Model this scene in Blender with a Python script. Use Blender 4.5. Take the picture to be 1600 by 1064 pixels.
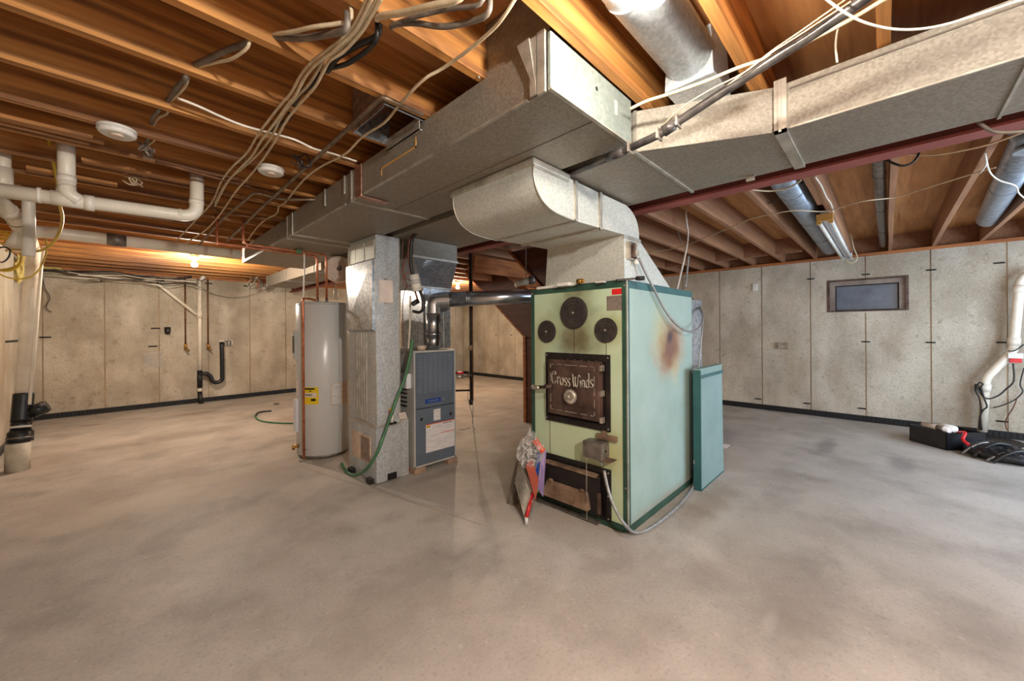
import bpy, bmesh, math, random
from mathutils import Vector, Matrix, noise
random.seed(7)
S = bpy.context.scene
for o in list(bpy.data.objects): bpy.data.objects.remove(o)
COL = S.collection
PI = math.pi
# ---------------- camera, world, lights, exposure ----------------
cam_d = bpy.data.cameras.new('camera'); cam = bpy.data.objects.new('camera', cam_d); COL.objects.link(cam); S.camera = cam
cam_d.sensor_width = 36; cam_d.lens = 36*600/1600; cam_d.shift_y = -17/1600; cam_d.clip_start = .02
TH = math.radians(44.3); RL = math.radians(0.4)
F = Vector((math.cos(TH), math.sin(TH), 0)); R = Vector((math.sin(TH), -math.cos(TH), 0)); U = Vector((0,0,1))
R2 = R*math.cos(RL) - U*math.sin(RL); U2 = R*math.sin(RL) + U*math.cos(RL)
cam.matrix_world = Matrix(((R2.x,U2.x,-F.x,0),(R2.y,U2.y,-F.y,0),(R2.z,U2.z,-F.z,1.35),(0,0,0,1)))
w = bpy.data.worlds.new('world'); S.world = w; w.use_nodes = True
w.node_tree.nodes['Background'].inputs[0].default_value = (.72,.84,1,1)
w.node_tree.nodes['Background'].inputs[1].default_value = 0.3
S.view_settings.view_transform = 'Standard'; S.view_settings.look = 'None'; S.view_settings.exposure = 1.2; S.view_settings.gamma = 1
S.view_settings.use_curve_mapping = False
def lamp(name, kind, loc, power, col, size=.04, rot=None):
    d = bpy.data.lights.new(name, kind); d.energy = power; d.color = col
    if kind == 'AREA': d.shape='RECTANGLE'; d.size, d.size_y = size
    else: d.shadow_soft_size = size
    o = bpy.data.objects.new(name, d); COL.objects.link(o); o.location = loc
    if rot: o.rotation_euler = rot
    return o
# added fill lights: cool area panel on the near side, point light behind camera
lamp('cool_fill_light', 'AREA', (5.0,-2.4,1.35), 78, (.66,.82,1), (3.2,1.7), (PI/2,0,0))
lamp('fill_behind_camera', 'POINT', (.3,-1.2,2.2), 125, (1,.95,.88), .06)
BULBS = [((1.025,.450,2.265), 23, (1,.92,.80)), ((.73,6.78,2.27), 72, (1,.88,.72)), ((5.13,6.64,2.27), 75, (1,.76,.50))]

# ---------------- materials ----------------
MATS = {}
def srgb(c):
    return tuple(((x/255)/12.92 if x/255<=.04045 else ((x/255+.055)/1.055)**2.4) for x in c)+(1,)
def mat(name, c1, c2=None, rough=.6, metal=0, scale=8, detail=6, stretch=(1,1,1), bump=0, bscale=None, kind='noise', ramp=(.35,.65), emit=0, alpha=1, spec=.5, trans=0, coords='Object'):
    m = bpy.data.materials.new(name); m.use_nodes = True; MATS[name] = m
    nt = m.node_tree; N = nt.nodes; L = nt.links; b = N['Principled BSDF']
    b.inputs['Roughness'].default_value = rough; b.inputs['Metallic'].default_value = metal
    b.inputs['Specular IOR Level'].default_value = spec
    if trans: b.inputs['Transmission Weight'].default_value = trans
    tc = N.new('ShaderNodeTexCoord'); mp = N.new('ShaderNodeMapping'); mp.inputs['Scale'].default_value = stretch
    L.new(tc.outputs[coords], mp.inputs[0])
    if c2 is None: c2 = tuple(x*.86 for x in c1)
    if kind == 'voronoi':
        t = N.new('ShaderNodeTexVoronoi'); t.inputs['Scale'].default_value = scale; out = t.outputs['Color']
        sp = N.new('ShaderNodeSeparateColor'); L.new(out, sp.inputs[0]); out = sp.outputs[0]
    else:
        t = N.new('ShaderNodeTexNoise'); t.inputs['Scale'].default_value = scale; t.inputs['Detail'].default_value = detail; t.inputs['Roughness'].default_value=.62; out = t.outputs['Fac']
    L.new(mp.outputs[0], t.inputs['Vector'])
    r = N.new('ShaderNodeValToRGB'); r.color_ramp.elements[0].position, r.color_ramp.elements[1].position = ramp
    r.color_ramp.elements[0].color = srgb(c2); r.color_ramp.elements[1].color = srgb(c1)
    L.new(out, r.inputs[0]); L.new(r.outputs[0], b.inputs['Base Color'])
    if bump:
        t2 = N.new('ShaderNodeTexNoise'); t2.inputs['Scale'].default_value = bscale or scale*3; t2.inputs['Detail'].default_value = 5
        L.new(mp.outputs[0], t2.inputs['Vector'])
        bp = N.new('ShaderNodeBump'); bp.inputs['Strength'].default_value = bump; bp.inputs['Distance'].default_value = .01
        L.new(t2.outputs['Fac'], bp.inputs['Height']); L.new(bp.outputs[0], b.inputs['Normal'])
    if emit: b.inputs['Emission Color'].default_value = srgb(c1); b.inputs['Emission Strength'].default_value = emit
    if alpha < 1: b.inputs['Alpha'].default_value = alpha
    return m
def layer(m, c, scale, ramp, stretch=(1,1,1), amount=1, kind='noise', detail=4, off=(0,0,0)):
    """lay a second procedural stain over the base colour"""
    nt = m.node_tree; N = nt.nodes; L = nt.links; b = N['Principled BSDF']
    src = b.inputs['Base Color'].links[0].from_socket
    tc = N.new('ShaderNodeTexCoord'); mp = N.new('ShaderNodeMapping'); mp.inputs['Scale'].default_value = stretch; mp.inputs['Location'].default_value = off
    L.new(tc.outputs['Object'], mp.inputs[0])
    if kind == 'voronoi': t = N.new('ShaderNodeTexVoronoi'); out = t.outputs['Distance']
    elif kind == 'wave':
        t = N.new('ShaderNodeTexWave'); t.bands_direction='Y'; t.inputs['Distortion'].default_value = 6; t.inputs['Detail'].default_value=3; out = t.outputs['Fac']
    else: t = N.new('ShaderNodeTexNoise'); t.inputs['Detail'].default_value = detail; out = t.outputs['Fac']
    t.inputs['Scale'].default_value = scale
    L.new(mp.outputs[0], t.inputs['Vector'])
    r = N.new('ShaderNodeValToRGB'); r.color_ramp.elements[0].position, r.color_ramp.elements[1].position = ramp
    a = (0,0,0,1), (amount,)*3+(1,)
    r.color_ramp.elements[0].color, r.color_ramp.elements[1].color = a
    if kind=='voronoi': r.color_ramp.elements[0].color, r.color_ramp.elements[1].color = a[1], a[0]
    L.new(out, r.inputs[0])
    mx = N.new('ShaderNodeMixRGB'); mx.inputs['Color2'].default_value = srgb(c)
    L.new(r.outputs[0], mx.inputs['Fac']); L.new(src, mx.inputs['Color1']); L.new(mx.outputs[0], b.inputs['Base Color'])
def spot(m, c, centre, rad, amount=.9, inner=.2):
    """a stain of its own at one place (object coordinates), radii per axis"""
    nt = m.node_tree; N = nt.nodes; L = nt.links; b = N['Principled BSDF']
    src = b.inputs['Base Color'].links[0].from_socket
    tc = N.new('ShaderNodeTexCoord'); mp = N.new('ShaderNodeMapping'); mp.vector_type='POINT'
    mp.inputs['Scale'].default_value = tuple(1/r for r in rad); mp.inputs['Location'].default_value = tuple(-x/r for x, r in zip(centre, rad))
    nz = N.new('ShaderNodeTexNoise'); nz.inputs['Scale'].default_value = 9
    L.new(tc.outputs['Object'], mp.inputs[0]); L.new(tc.outputs['Object'], nz.inputs['Vector'])
    ad = N.new('ShaderNodeVectorMath'); ad.operation='MULTIPLY_ADD'; ad.inputs[1].default_value=(.5,.5,.5)
    L.new(nz.outputs['Color'], ad.inputs[0]); L.new(mp.outputs[0], ad.inputs[2])
    su = N.new('ShaderNodeVectorMath'); su.operation='SUBTRACT'; su.inputs[1].default_value=(.25,.25,.25); L.new(ad.outputs[0], su.inputs[0])
    ln = N.new('ShaderNodeVectorMath'); ln.operation='LENGTH'; L.new(su.outputs[0], ln.inputs[0])
    r = N.new('ShaderNodeValToRGB'); r.color_ramp.elements[0].position=inner; r.color_ramp.elements[1].position=1
    r.color_ramp.elements[0].color=(amount,)*3+(1,); r.color_ramp.elements[1].color=(0,0,0,1); r.color_ramp.interpolation='EASE'
    L.new(ln.outputs['Value'], r.inputs[0])
    mx = N.new('ShaderNodeMixRGB'); mx.inputs['Color2'].default_value = srgb(c)
    L.new(r.outputs[0], mx.inputs['Fac']); L.new(src, mx.inputs['Color1']); L.new(mx.outputs[0], b.inputs['Base Color'])

FLOOR = mat('floor_concrete', (187,180,171), (154,146,137), .62, 0, .9, 8, (1,1,1), .12, 40, ramp=(.3,.7))
layer(FLOOR, (124,116,108), 2.4, (.5,.76), (1,1,1), .65, detail=13)
layer(FLOOR, (150,124,98), 1.0, (.56,.8), (1,1,1), .4, off=(3,8,0), detail=10)
layer(FLOOR, (205,198,190), 2.2, (.52,.74), (1,1,1), .4, off=(5,2,0), detail=8)
layer(FLOOR, (122,114,106), 60, (.52,.75), (1,1,1), .4, off=(2,2,0), detail=6)
layer(FLOOR, (214,208,200), 34, (.6,.8), (1,1,1), .35, off=(8,2,0), detail=6)
layer(FLOOR, (110,101,92), 14, (.62,.8), (1,1,1), .35, off=(1,7,0), detail=8)
for c, r, a, k in [((.6,6.6),(.9,.35),.5,(120,108,97)), ((-.3,8.3),(.22,.1),.6,(120,88,60)), ((5.6,.5),(.5,.14),.55,(90,86,84)), ((3.2,1.0),(.75,.2),.5,(128,103,78)),
                   ((2.3,.35),(.9,.28),.35,(112,103,96)), ((2.1,3.0),(.5,.12),.4,(128,108,88)), ((5.2,-.9),(.9,.4),.35,(108,104,104)), ((.9,1.7),(.5,.4),.25,(132,120,108)), ((5.2,1.6),(1.1,.4),.4,(104,104,110))]:
    spot(FLOOR, k, (c[0],c[1],0), (r[0],r[1],1), a)
for c, r, a, k in [((2.08,0.39),(.14,.04),.22,(206,198,190)), ((1.75,.35),(.16,.06),.2,(200,192,184)), ((1.45,-.2),(.05,.03),.7,(84,78,74)), ((.9,8.2),(.6,.15),.5,(126,104,78)), ((5.4,-.1),(.45,.16),.5,(96,92,90)), ((.4,4.2),(1.2,.5),.3,(196,186,170)), ((2.6,4.8),(.8,.5),.3,(196,180,156))]:
    spot(FLOOR, k, (c[0],c[1],0), (r[0],r[1],1), a)
WALL = mat('wall_concrete', (196,186,168), (158,147,130), .85, 0, 1.6, 10, (1,1,.8), .35, 30, ramp=(.33,.67))
layer(WALL, (132,120,103), .9, (.48,.72), (1,1,.6), .7, detail=10)
layer(WALL, (150,128,98), 2.4, (.55,.75), (1,1,.25), .5, off=(6,3,2), detail=8)
layer(WALL, (214,206,192), 2.6, (.5,.74), (1,1,.5), .65, off=(3,1,4), detail=7)
layer(WALL, (92,80,66), 19, (.0,.17), (1,1,1), .85, 'voronoi')
layer(WALL, (112,100,86), 47, (.0,.22), (1,1,1), .6, 'voronoi', off=(3,3,3))
layer(WALL, (136,124,108), 70, (.5,.7), (1,1,1), .5, off=(4,4,4), detail=6)
layer(WALL, (222,214,200), 55, (.58,.75), (1,1,1), .45, off=(14,4,4), detail=6)
layer(WALL, (128,112,92), 11, (.6,.76), (1,1,1), .55, off=(9,1,2), detail=8)
SEAM = mat('wall_seam', (172,150,124), (140,120,96), .9, 0, 6, 5, (1,1,.3))
JOIST = mat('joist_wood', (206,148,78), (168,108,52), .62, 0, 3.2, 7, (.35,10,10), .08, 14, ramp=(.3,.72))
layer(JOIST, (92,50,26), 2.2, (.47,.7), (.5,8,8), .85, detail=8)
layer(JOIST, (84,44,22), 1.1, (.5,.62), (.6,22,22), .5, off=(7,3,3), detail=9)
layer(JOIST, (228,165,88), 1.3, (.55,.8), (.3,3,3), .5, off=(2,4,1))
PINE = mat('joist_wood_grey', (166,120,86), (130,88,60), .72, 0, 3, 7, (.35,9,9), .08, 14, ramp=(.3,.72))
layer(PINE, (176,128,88), 1.4, (.55,.8), (.4,4,4), .5)
PLY = mat('plywood', (206,150,94), (168,114,66), .7, 0, 2.0, 7, (1,9,1), .08, 20, ramp=(.3,.7))
layer(PLY, (132,78,40), 1.6, (.58,.72), (.5,14,1), .6, detail=8)
SILL = mat('sill_wood', (178,110,58), (136,78,40), .7, 0, 3, 6, (3,.4,8))
STAIRW = mat('stair_wood', (184,112,56), (140,78,36), .6, 0, 3, 6, (1,1,8))
STAIRD = mat('stair_wood_dark', (98,50,30), (72,36,22), .6, 0, 3, 6, (1,1,5))
STEEL = mat('red_primer', (160,84,76), (124,60,54), .6, .0, 3, 5, (1,.5,1))
def galv(name, c1, c2, metal=.55, rough=.48, sc=110):
    m = mat(name, c1, c2, rough, metal, sc, kind='voronoi', ramp=(.1,.95)); 
    layer(m, tuple(x*.72 for x in c1), 2.2, (.5,.8), (1,1,1), .5, detail=7); return m
GALV = galv('galvanized', (198,202,204), (170,176,181), .3, .42, 80)
GALVD = galv('galvanized_dull', (158,151,138), (138,131,119), .4, .55)
layer(GALVD, (196,190,178), 9, (.6,.8), (1,.35,1), .25, detail=9)
CAPM = galv('cap_metal', (140,148,140), (124,132,126), .25, .62, 70)
layer(CAPM, (120,124,122), 7, (.5,.8), (.5,1,1), .35, detail=8)
GALVB = galv('galvanized_bright', (196,198,200), (150,156,166), .8, .32, 40)
GALVW = galv('galvanized_pale', (206,206,196), (186,186,176), .35, .5)
GALVU = galv('galvanized_blue', (176,188,202), (146,158,174), .6, .38, 35)
EDGE = mat('duct_edge', (205,200,188), (160,154,142), .4, .6)
FOIL = mat('foil_tape', (196,150,130), (140,100,84), .35, .7, 30)
SHINY = mat('flue_metal', (214,216,220), (176,180,188), .24, .95, 4, 4, (1,1,6))
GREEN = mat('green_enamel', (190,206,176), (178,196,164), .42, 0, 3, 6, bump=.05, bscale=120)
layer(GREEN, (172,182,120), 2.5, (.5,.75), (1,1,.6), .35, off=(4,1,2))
GREENS = mat('green_enamel_cool_lit', (154,176,168), (142,164,154), .4, 0, 2.5, 6, bump=.05, bscale=120)  # front enamel repeated with the cool light on the side put into its colour
DKGREEN = mat('dark_green_trim', (48,82,66), (36,64,52), .45, 0, 8)
TEAL = mat('teal_panel', (130,154,150), (116,142,138), .45, 0, 3)
TEALD = mat('teal_trim', (48,96,96), (38,80,82), .45, 0, 5)
BLACKI = mat('black_iron', (44,38,36), (24,20,20), .55, .3, 12, bump=.15)
CAST = mat('brown_cast_iron', (100,76,66), (58,42,36), .6, .35, 7, 8, bump=.25, bscale=60)
layer(CAST, (132,110,98), 5, (.55,.75), amount=.5)
RUSTY = mat('rusty_ash_door', (160,134,110), (84,62,48), .75, .2, 5, 8, bump=.35, bscale=40)
DISC = mat('vent_disc', (66,58,54), (44,38,36), .6, .2, 20, 4, bump=.2, bscale=90)
PEWTER = mat('pewter', (196,186,172), (140,130,118), .4, .6, 20)
CREAM = mat('cream_paint', (214,192,172), (190,166,148), .5, 0, 20)
RED = mat('red_plastic', (206,32,36), (180,22,28), .4, 0, 10)
WHITE = mat('white_plastic', (226,222,214), (206,202,194), .45, 0, 6)
PAPER = mat('paper', (222,210,202), (205,192,186), .8, 0, 8)
PVC = mat('white_pvc', (232,224,208), (212,202,184), .35, 0, 4, 5, (1,1,1))
PVCD = mat('dirty_pvc', (205,196,178), (170,160,142), .5, 0, 6, 6)
ABS = mat('black_abs', (26,28,32), (14,15,18), .38, 0, 10)
COPPER = mat('copper', (214,138,100), (168,96,64), .35, .55, 14, 5)
BROWNPIPE = mat('aged_copper', (128,86,58), (92,60,40), .5, .5, 14)
BRASS = mat('brass', (190,150,80), (150,110,52), .35, .8, 14)
HEATER = mat('heater_enamel', (206,207,206), (198,199,198), .26, 0, 2)
GREYL = mat('light_grey_enamel', (184,184,180), (168,168,164), .4, 0, 4)
BLUEG = mat('blue_grey_enamel', (98,108,122), (88,98,112), .38, 0, 4)
BLUEGL = mat('blue_grey_louver', (124,134,148), (110,120,134), .38, 0, 4)
BLUE = mat('blue_badge', (30,74,160), (24,60,140), .3, 0, 4)
YELLOW = mat('yellow_label', (232,204,30), (222,190,24), .5, 0, 6)
YELC = mat('yellow_cable', (214,180,58), (188,152,40), .45, 0, 10)
ROPE = mat('pale_rope', (206,190,120), (176,156,92), .9, 0, 40)
CABW = mat('cream_cable', (214,196,164), (190,170,138), .5, 0, 20)
CABWW = mat('white_cable', (228,220,206), (205,196,182), .45, 0, 20)
CABG = mat('grey_cable', (122,110,98), (88,80,72), .5, 0, 20)
CABK = mat('black_cable', (34,32,32), (20,19,19), .45, 0, 20)
CONDUIT = mat('black_conduit', (84,78,74), (44,40,40), .4, .2, 18, 6)
EMT = mat('grey_conduit', (138,118,98), (98,80,64), .4, .5, 14)
FLEX = mat('grey_flex_conduit', (158,156,154), (128,126,124), .4, .3, 30)
GHOSE = mat('green_hose', (70,124,84), (50,98,64), .45, 0, 10)
BROWNC = mat('brown_wire', (120,64,40), (84,44,28), .5, 0, 20)
DARKH = mat('dark_hole', (16,14,12), (10,9,8), .9)
PANE = mat('window_glass', (82,92,106), (52,60,74), .4, 0, 3, 6, spec=.8)
WINF = mat('window_frame', (150,136,124), (116,100,90), .7, 0, 5, 6)
STONE = mat('block_stone', (176,146,124), (140,112,94), .9, 0, 30, bump=.3)
CAMO = mat('silver_strap', (158,158,158), (120,120,120), .3, .6)
ORANGE = mat('orange_plastic', (232,92,44), (220,70,30), .4, 0, 8)
PURPLE = mat('lilac_card', (160,140,186), (140,120,170), .6, 0, 8)
RUSTR = mat('red_brown_card', (156,66,40), (136,54,32), .7, 0, 8)
WRAP = mat('clear_wrap', (225,225,225), (205,205,205),   .12, 0, 14, alpha=.24, spec=.9, bump=.6, bscale=25)
DUSTB = mat('clear_bag', (215,212,210), (200,198,196), .2, 0, 14, alpha=.35, spec=.9)
WHITEM = mat('white_enamel', (220,222,226), (205,208,214), .35, 0, 6)
AMBER = mat('amber_plastic', (214,166,92), (190,140,70), .4, 0, 8)
BULB = mat('bulb_glow', (255,240,214), (255,240,214), .3, 0, 2, emit=26)
BULBW = mat('bulb_glow_warm', (255,214,150), (255,214,150), .3, 0, 2, emit=26)
PORC = mat('porcelain', (226,220,208), (210,204,192), .3)
PLATE = mat('steel_plate', (164,150,138), (138,124,114), .4, .5, 20)
STEELG = mat('dull_steel', (140,132,124), (104,96,90), .45, .6, 16)
nt = WRAP.node_tree; N = nt.nodes; L = nt.links; tcw = N.new('ShaderNodeTexCoord'); nw = N.new('ShaderNodeTexNoise'); nw.inputs['Scale'].default_value = 16; nw.inputs['Detail'].default_value = 8; nw.inputs['Distortion'].default_value = 2.5
rw = N.new('ShaderNodeValToRGB'); rw.color_ramp.elements[0].position = .5; rw.color_ramp.elements[1].position = .68; rw.color_ramp.elements[0].color = (.12,.12,.12,1); rw.color_ramp.elements[1].color = (.85,.85,.85,1)
L.new(tcw.outputs['Object'], nw.inputs['Vector']); L.new(nw.outputs['Fac'], rw.inputs[0]); L.new(rw.outputs[0], N['Principled BSDF'].inputs['Alpha'])  # opaque pale streaks in the alpha stand in for wrinkle highlights
layer(BLACKI, (84,56,38), 5, (.6,.8), amount=.4)
def printed(name, bg, ink, rows, cols):
    m = bpy.data.materials.new(name); m.use_nodes=True; nt=m.node_tree; N=nt.nodes; L=nt.links; b=N['Principled BSDF']
    tc=N.new('ShaderNodeTexCoord'); br=N.new('ShaderNodeTexBrick'); mp=N.new('ShaderNodeMapping'); mp.inputs['Scale'].default_value=(1,1,1)
    L.new(tc.outputs['Generated'], mp.inputs[0]); mp.inputs['Rotation'].default_value=(PI/2,0,0)
    br.inputs['Color1'].default_value=srgb(ink); br.inputs['Color2'].default_value=srgb(tuple(min(255,x*1.25) for x in ink)); br.inputs['Mortar'].default_value=srgb(bg)
    br.inputs['Scale'].default_value=1; br.inputs['Brick Width'].default_value=1/cols; br.inputs['Row Height'].default_value=1/rows
    br.inputs['Mortar Size'].default_value=.28/rows; br.inputs['Mortar Smooth'].default_value=.3
    L.new(mp.outputs[0], br.inputs['Vector']); L.new(br.outputs['Color'], b.inputs['Base Color']); b.inputs['Roughness'].default_value=.6
    return m
PRINT = printed('printed_label', (226,222,220), (176,174,180), 34, 5)
PRINTS = printed('printed_small', (222,218,214), (170,168,168), 16, 2)

# ---------------- builders ----------------
def bm_new(): return bmesh.new()
def box(bm, a, b, bev=0):
    x0,y0,z0 = [min(p,q) for p,q in zip(a,b)]; x1,y1,z1 = [max(p,q) for p,q in zip(a,b)]
    vs = [bm.verts.new(v) for v in ((x0,y0,z0),(x1,y0,z0),(x1,y1,z0),(x0,y1,z0),(x0,y0,z1),(x1,y0,z1),(x1,y1,z1),(x0,y1,z1))]
    fs = [bm.faces.new([vs[i] for i in q]) for q in ((3,2,1,0),(4,5,6,7),(0,1,5,4),(1,2,6,5),(2,3,7,6),(3,0,4,7))]
    if bev:
        es = list({e for f in fs for e in f.edges})
        bmesh.ops.bevel(bm, geom=es, offset=bev, segments=2, affect='EDGES', profile=.6)
    return bm
def smooth_path(pts, n=4):
    P = [Vector(p) for p in pts]
    if len(P) < 3 or n < 2: return P
    out = []
    for i in range(len(P)-1):
        p0 = P[max(i-1,0)]; p1 = P[i]; p2 = P[i+1]; p3 = P[min(i+2,len(P)-1)]
        for k in range(n):
            t = k/n
            out.append(.5*((2*p1)+(p2-p0)*t+(2*p0-5*p1+4*p2-p3)*t*t+(3*p1-p0-3*p2+p3)*t**3))
    out.append(P[-1]); return out
def tube(bm, pts, r, seg=8, cap=True, radii=None):
    P = [Vector(p) for p in pts]; prev = None; rings = []
    for i, p in enumerate(P):
        t = (P[min(i+1,len(P)-1)]-P[max(i-1,0)])
        if t.length < 1e-7: t = Vector((0,0,1))
        t.normalize()
        if prev is None:
            a = Vector((0,0,1)) if abs(t.z) < .9 else Vector((1,0,0))
            u = t.cross(a).normalized()
        else:
            u = (prev - t*prev.dot(t)); u = u.normalized() if u.length > 1e-6 else t.orthogonal().normalized()
        prev = u; v = t.cross(u); rr = radii[i] if radii else r
        rings.append([bm.verts.new(p+(u*math.cos(2*PI*k/seg)+v*math.sin(2*PI*k/seg))*rr) for k in range(seg)])
    for a, b in zip(rings, rings[1:]):
        for k in range(seg):
            f = bm.faces.new((a[k], a[(k+1)%seg], b[(k+1)%seg], b[k])); f.smooth = True
    if cap:
        bm.faces.new(rings[0][::-1]); bm.faces.new(rings[-1])
    return bm
def bent(pts, r_el, n=5):
    """polyline with rounded elbows (rigid pipe)"""
    P = [Vector(p) for p in pts]; out = [P[0]]
    for i in range(1, len(P)-1):
        a, b, c = P[i-1], P[i], P[i+1]
        d1 = (a-b); d2 = (c-b); rr = min(r_el, d1.length*.45, d2.length*.45)
        s = b+d1.normalized()*rr; e = b+d2.normalized()*rr
        for k in range(n+1):
            t = k/n; out.append(s*(1-t)**2+b*2*t*(1-t)+e*t*t)
    out.append(P[-1]); return out
def cyl(bm, a, b, r, seg=20, r2=None): return tube(bm, [a, b], r, seg, radii=[r, r if r2 is None else r2])
def prism(bm, prof, axis, a, b):
    """extrude a closed profile along an axis: axis 'y' -> profile (x,z); 'x' -> (y,z); 'z' -> (x,y)"""
    def v(p, t): return {'y':(p[0],t,p[1]), 'x':(t,p[0],p[1]), 'z':(p[0],p[1],t)}[axis]
    A = [bm.verts.new(v(p,a)) for p in prof]; B = [bm.verts.new(v(p,b)) for p in prof]
    n = len(prof)
    for i in range(n): bm.faces.new((A[i], A[(i+1)%n], B[(i+1)%n], B[i]))
    bm.faces.new(A[::-1]); bm.faces.new(B); bmesh.ops.recalc_face_normals(bm, faces=bm.faces); return bm
def hull8(bm, lo, hi):
    """frustum between two 4-point loops"""
    A = [bm.verts.new(p) for p in lo]; B = [bm.verts.new(p) for p in hi]
    for i in range(4): bm.faces.new((A[i], A[(i+1)%4], B[(i+1)%4], B[i]))
    bm.faces.new(A[::-1]); bm.faces.new(B); bmesh.ops.recalc_face_normals(bm, faces=bm.faces); return bm
def rect(x0,y0,x1,y1,z): return [(x0,y0,z),(x1,y0,z),(x1,y1,z),(x0,y1,z)]
def wloc(o):
    v = Vector(o.location)
    while o.parent: o = o.parent; v += Vector(o.location)
    return v
def obj(name, bm, m, parent=None, loc=(0,0,0), label=None):
    """bm in world coordinates; the object's origin goes to loc (world), children are given relative to their parent"""
    loc = Vector(loc)
    me = bpy.data.meshes.new(name)
    if parent is not None and loc.length == 0: loc = wloc(parent)
    for v in bm.verts: v.co -= loc
    bmesh.ops.recalc_face_normals(bm, faces=bm.faces)
    bm.to_mesh(me); bm.free(); me.materials.append(m)
    o = bpy.data.objects.new(name, me); COL.objects.link(o)
    if parent is not None: o.parent = parent; o.location = loc - wloc(parent)
    else: o.location = loc
    if label: o['label'] = label
    return o
def tag(o, label, cat, group=None, kind=None):
    o['label'] = label; o['category'] = cat
    if group: o['group'] = group
    if kind: o['kind'] = kind
    return o
def thing(name, label, cat, loc=(0,0,0), group=None):
    o = bpy.data.objects.new(name, None); COL.objects.link(o); o.location = loc; o.empty_display_size=.1
    return tag(o, label, cat, group)
def B(*bs, bev=0):
    bm = bm_new()
    for a, b in bs: box(bm, a, b, bev)
    return bm
def cable(label, pts, r, m, name='cable', cat='cable', group=None, n=4, seg=6, loc=None):
    bm = bm_new(); tube(bm, smooth_path(pts, n), r, seg)
    return tag(obj(name, bm, m, None, loc or pts[0]), label, cat, group)
def struct(name, bm, m, loc=(0,0,0)):
    o = obj(name, bm, m, None, loc); o['kind'] = 'structure'; return o

# ---------------- the room ----------------
XR, YB, XL, H = 7.45, 9.4, -.93, 2.36
ZJ, ZP = 2.40, 2.635
fl = struct('floor', B(((-2.2,-2.8,-.12),(XR+.2,YB+.2,0))), FLOOR)
def wall(name, axis, pos, t, a, b, hole=None):
    sgn = 1 if t > 0 else -1
    bs = []
    def q(u0,u1,z0,z1,p0,p1):
        return ((p0,u0,z0),(p1,u1,z1)) if axis=='x' else ((u0,p0,z0),(u1,p1,z1))
    if hole:
        h0,h1,z0,z1 = hole
        bs = [q(a,h0,0,H,pos,pos+t), q(h1,b,0,H,pos,pos+t), q(h0,h1,0,z0,pos,pos+t), q(h0,h1,z1,H,pos,pos+t)]
    else: bs = [q(a,b,0,H,pos,pos+t)]
    return struct(name, B(*bs), SEAM)
WH = (-.215,.64,1.575,2.05)
wr = wall('wall_right', 'x', XR+.006, .25, -2.75, YB+.25, WH)
wb = wall('wall_back', 'y', YB+.006, .25, XL-.25, XR+.25)
wl = wall('wall_left', 'x', XL-.006, -.25, 2.6, YB+.25)
wf = wall('wall_front', 'y', -2.6, -.2, -2.2, XR+.25)
wn_ = wall('wall_near_left', 'x', -2.0, -.2, -2.6, 2.8)
wn2 = wall('wall_return', 'y', 2.6, .2, -2.0, XL-.012)
def panels(w, axis, pos, sgn, seams, hole=None):
    for a, b in zip(seams, seams[1:]):
        j = random.uniform(0,.004); g = .016
        def q(u0,u1,z0,z1):
            p0 = pos-sgn*j; p1 = pos+sgn*.006
            return ((p0,u0,z0),(p1,u1,z1)) if axis=='x' else ((u0,p0,z0),(u1,p1,z1))
        a0, b0 = a+g/2, b-g/2
        if hole and b0 > hole[0] and a0 < hole[1]:
            h0, h1 = max(a0,hole[0]), min(b0,hole[1])
            bs = [q(a0,b0,0,hole[2]), q(a0,b0,hole[3],H)]
            if h0 > a0: bs.append(q(a0,h0,hole[2],hole[3]))
            if h1 < b0: bs.append(q(h1,b0,hole[2],hole[3]))
        else: bs = [q(a0,b0,0,H)]
        obj('wall_panel', B(*bs), WALL, w)
sr = [-1.95+.0,-1.66,-1.033,-.414,.217,.841,1.482,2.122]+[2.122+.63*k for k in range(1,12)]+[YB]
panels(wr, 'x', XR, 1, sr, WH)
sb = [XL,-.826,-.163,.51,1.213,1.892]+[1.892+.66*k for k in range(1,9)]+[XR]
panels(wb, 'y', YB, 1, sb)
sl = [2.7]+[2.7+.66*k for k in range(1,11)]+[YB]
panels(wl, 'x', XL, -1, sl)
for y, z in [(-0.972,2.115),(-0.987,1.154),(-0.983,0.202),(0.22,1.141),(0.266,0.184),(0.898,0.176),(1.547,0.167),(-0.416,2.093),(-0.405,1.143),(0.84,2.097),(0.215,2.101)]:
    obj('wall_tie', B(((XR-.012,y-.05,z-.008),(XR+.01,y+.035,z+.008))), DARKH, wr)
for x, z in [(-0.797,1.281),(0.465,1.418),(0.529,2.285),(1.224,2.284),(1.849,2.282),(0.429,1.097)]:
    obj('wall_tie', B(((x-.06,YB-.012,z-.01),(x+.06,YB+.01,z+.01))), DARKH, wb)
for z in (1.25,): obj('wall_tie', B(((XL-.01,7.4,z-.01),(XL+.012,8.3,z+.01))), DARKH, wl)
for y in (6.6,7.3,7.9,4.4,5.2): obj('wall_tie', B(((XR-.012,y-.04,1.2),(XR+.01,y+.04,1.216))), DARKH, wr)
ja, jb = Vector((1.265,4.156,0)), Vector((1.761,1.977,0))
jn = (jb-ja).normalized().cross(Vector((0,0,1)))*.004
obj('floor_joint', hull8(bm_new(), [ja,jb,jb+jn,ja+jn], [p+Vector((0,0,.001)) for p in (ja,jb,jb+jn,ja+jn)]), SEAM, fl)
obj('floor_joint', B(((3.0,4.60,0),(7.3,4.612,.0012))), SEAM, fl)
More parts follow.
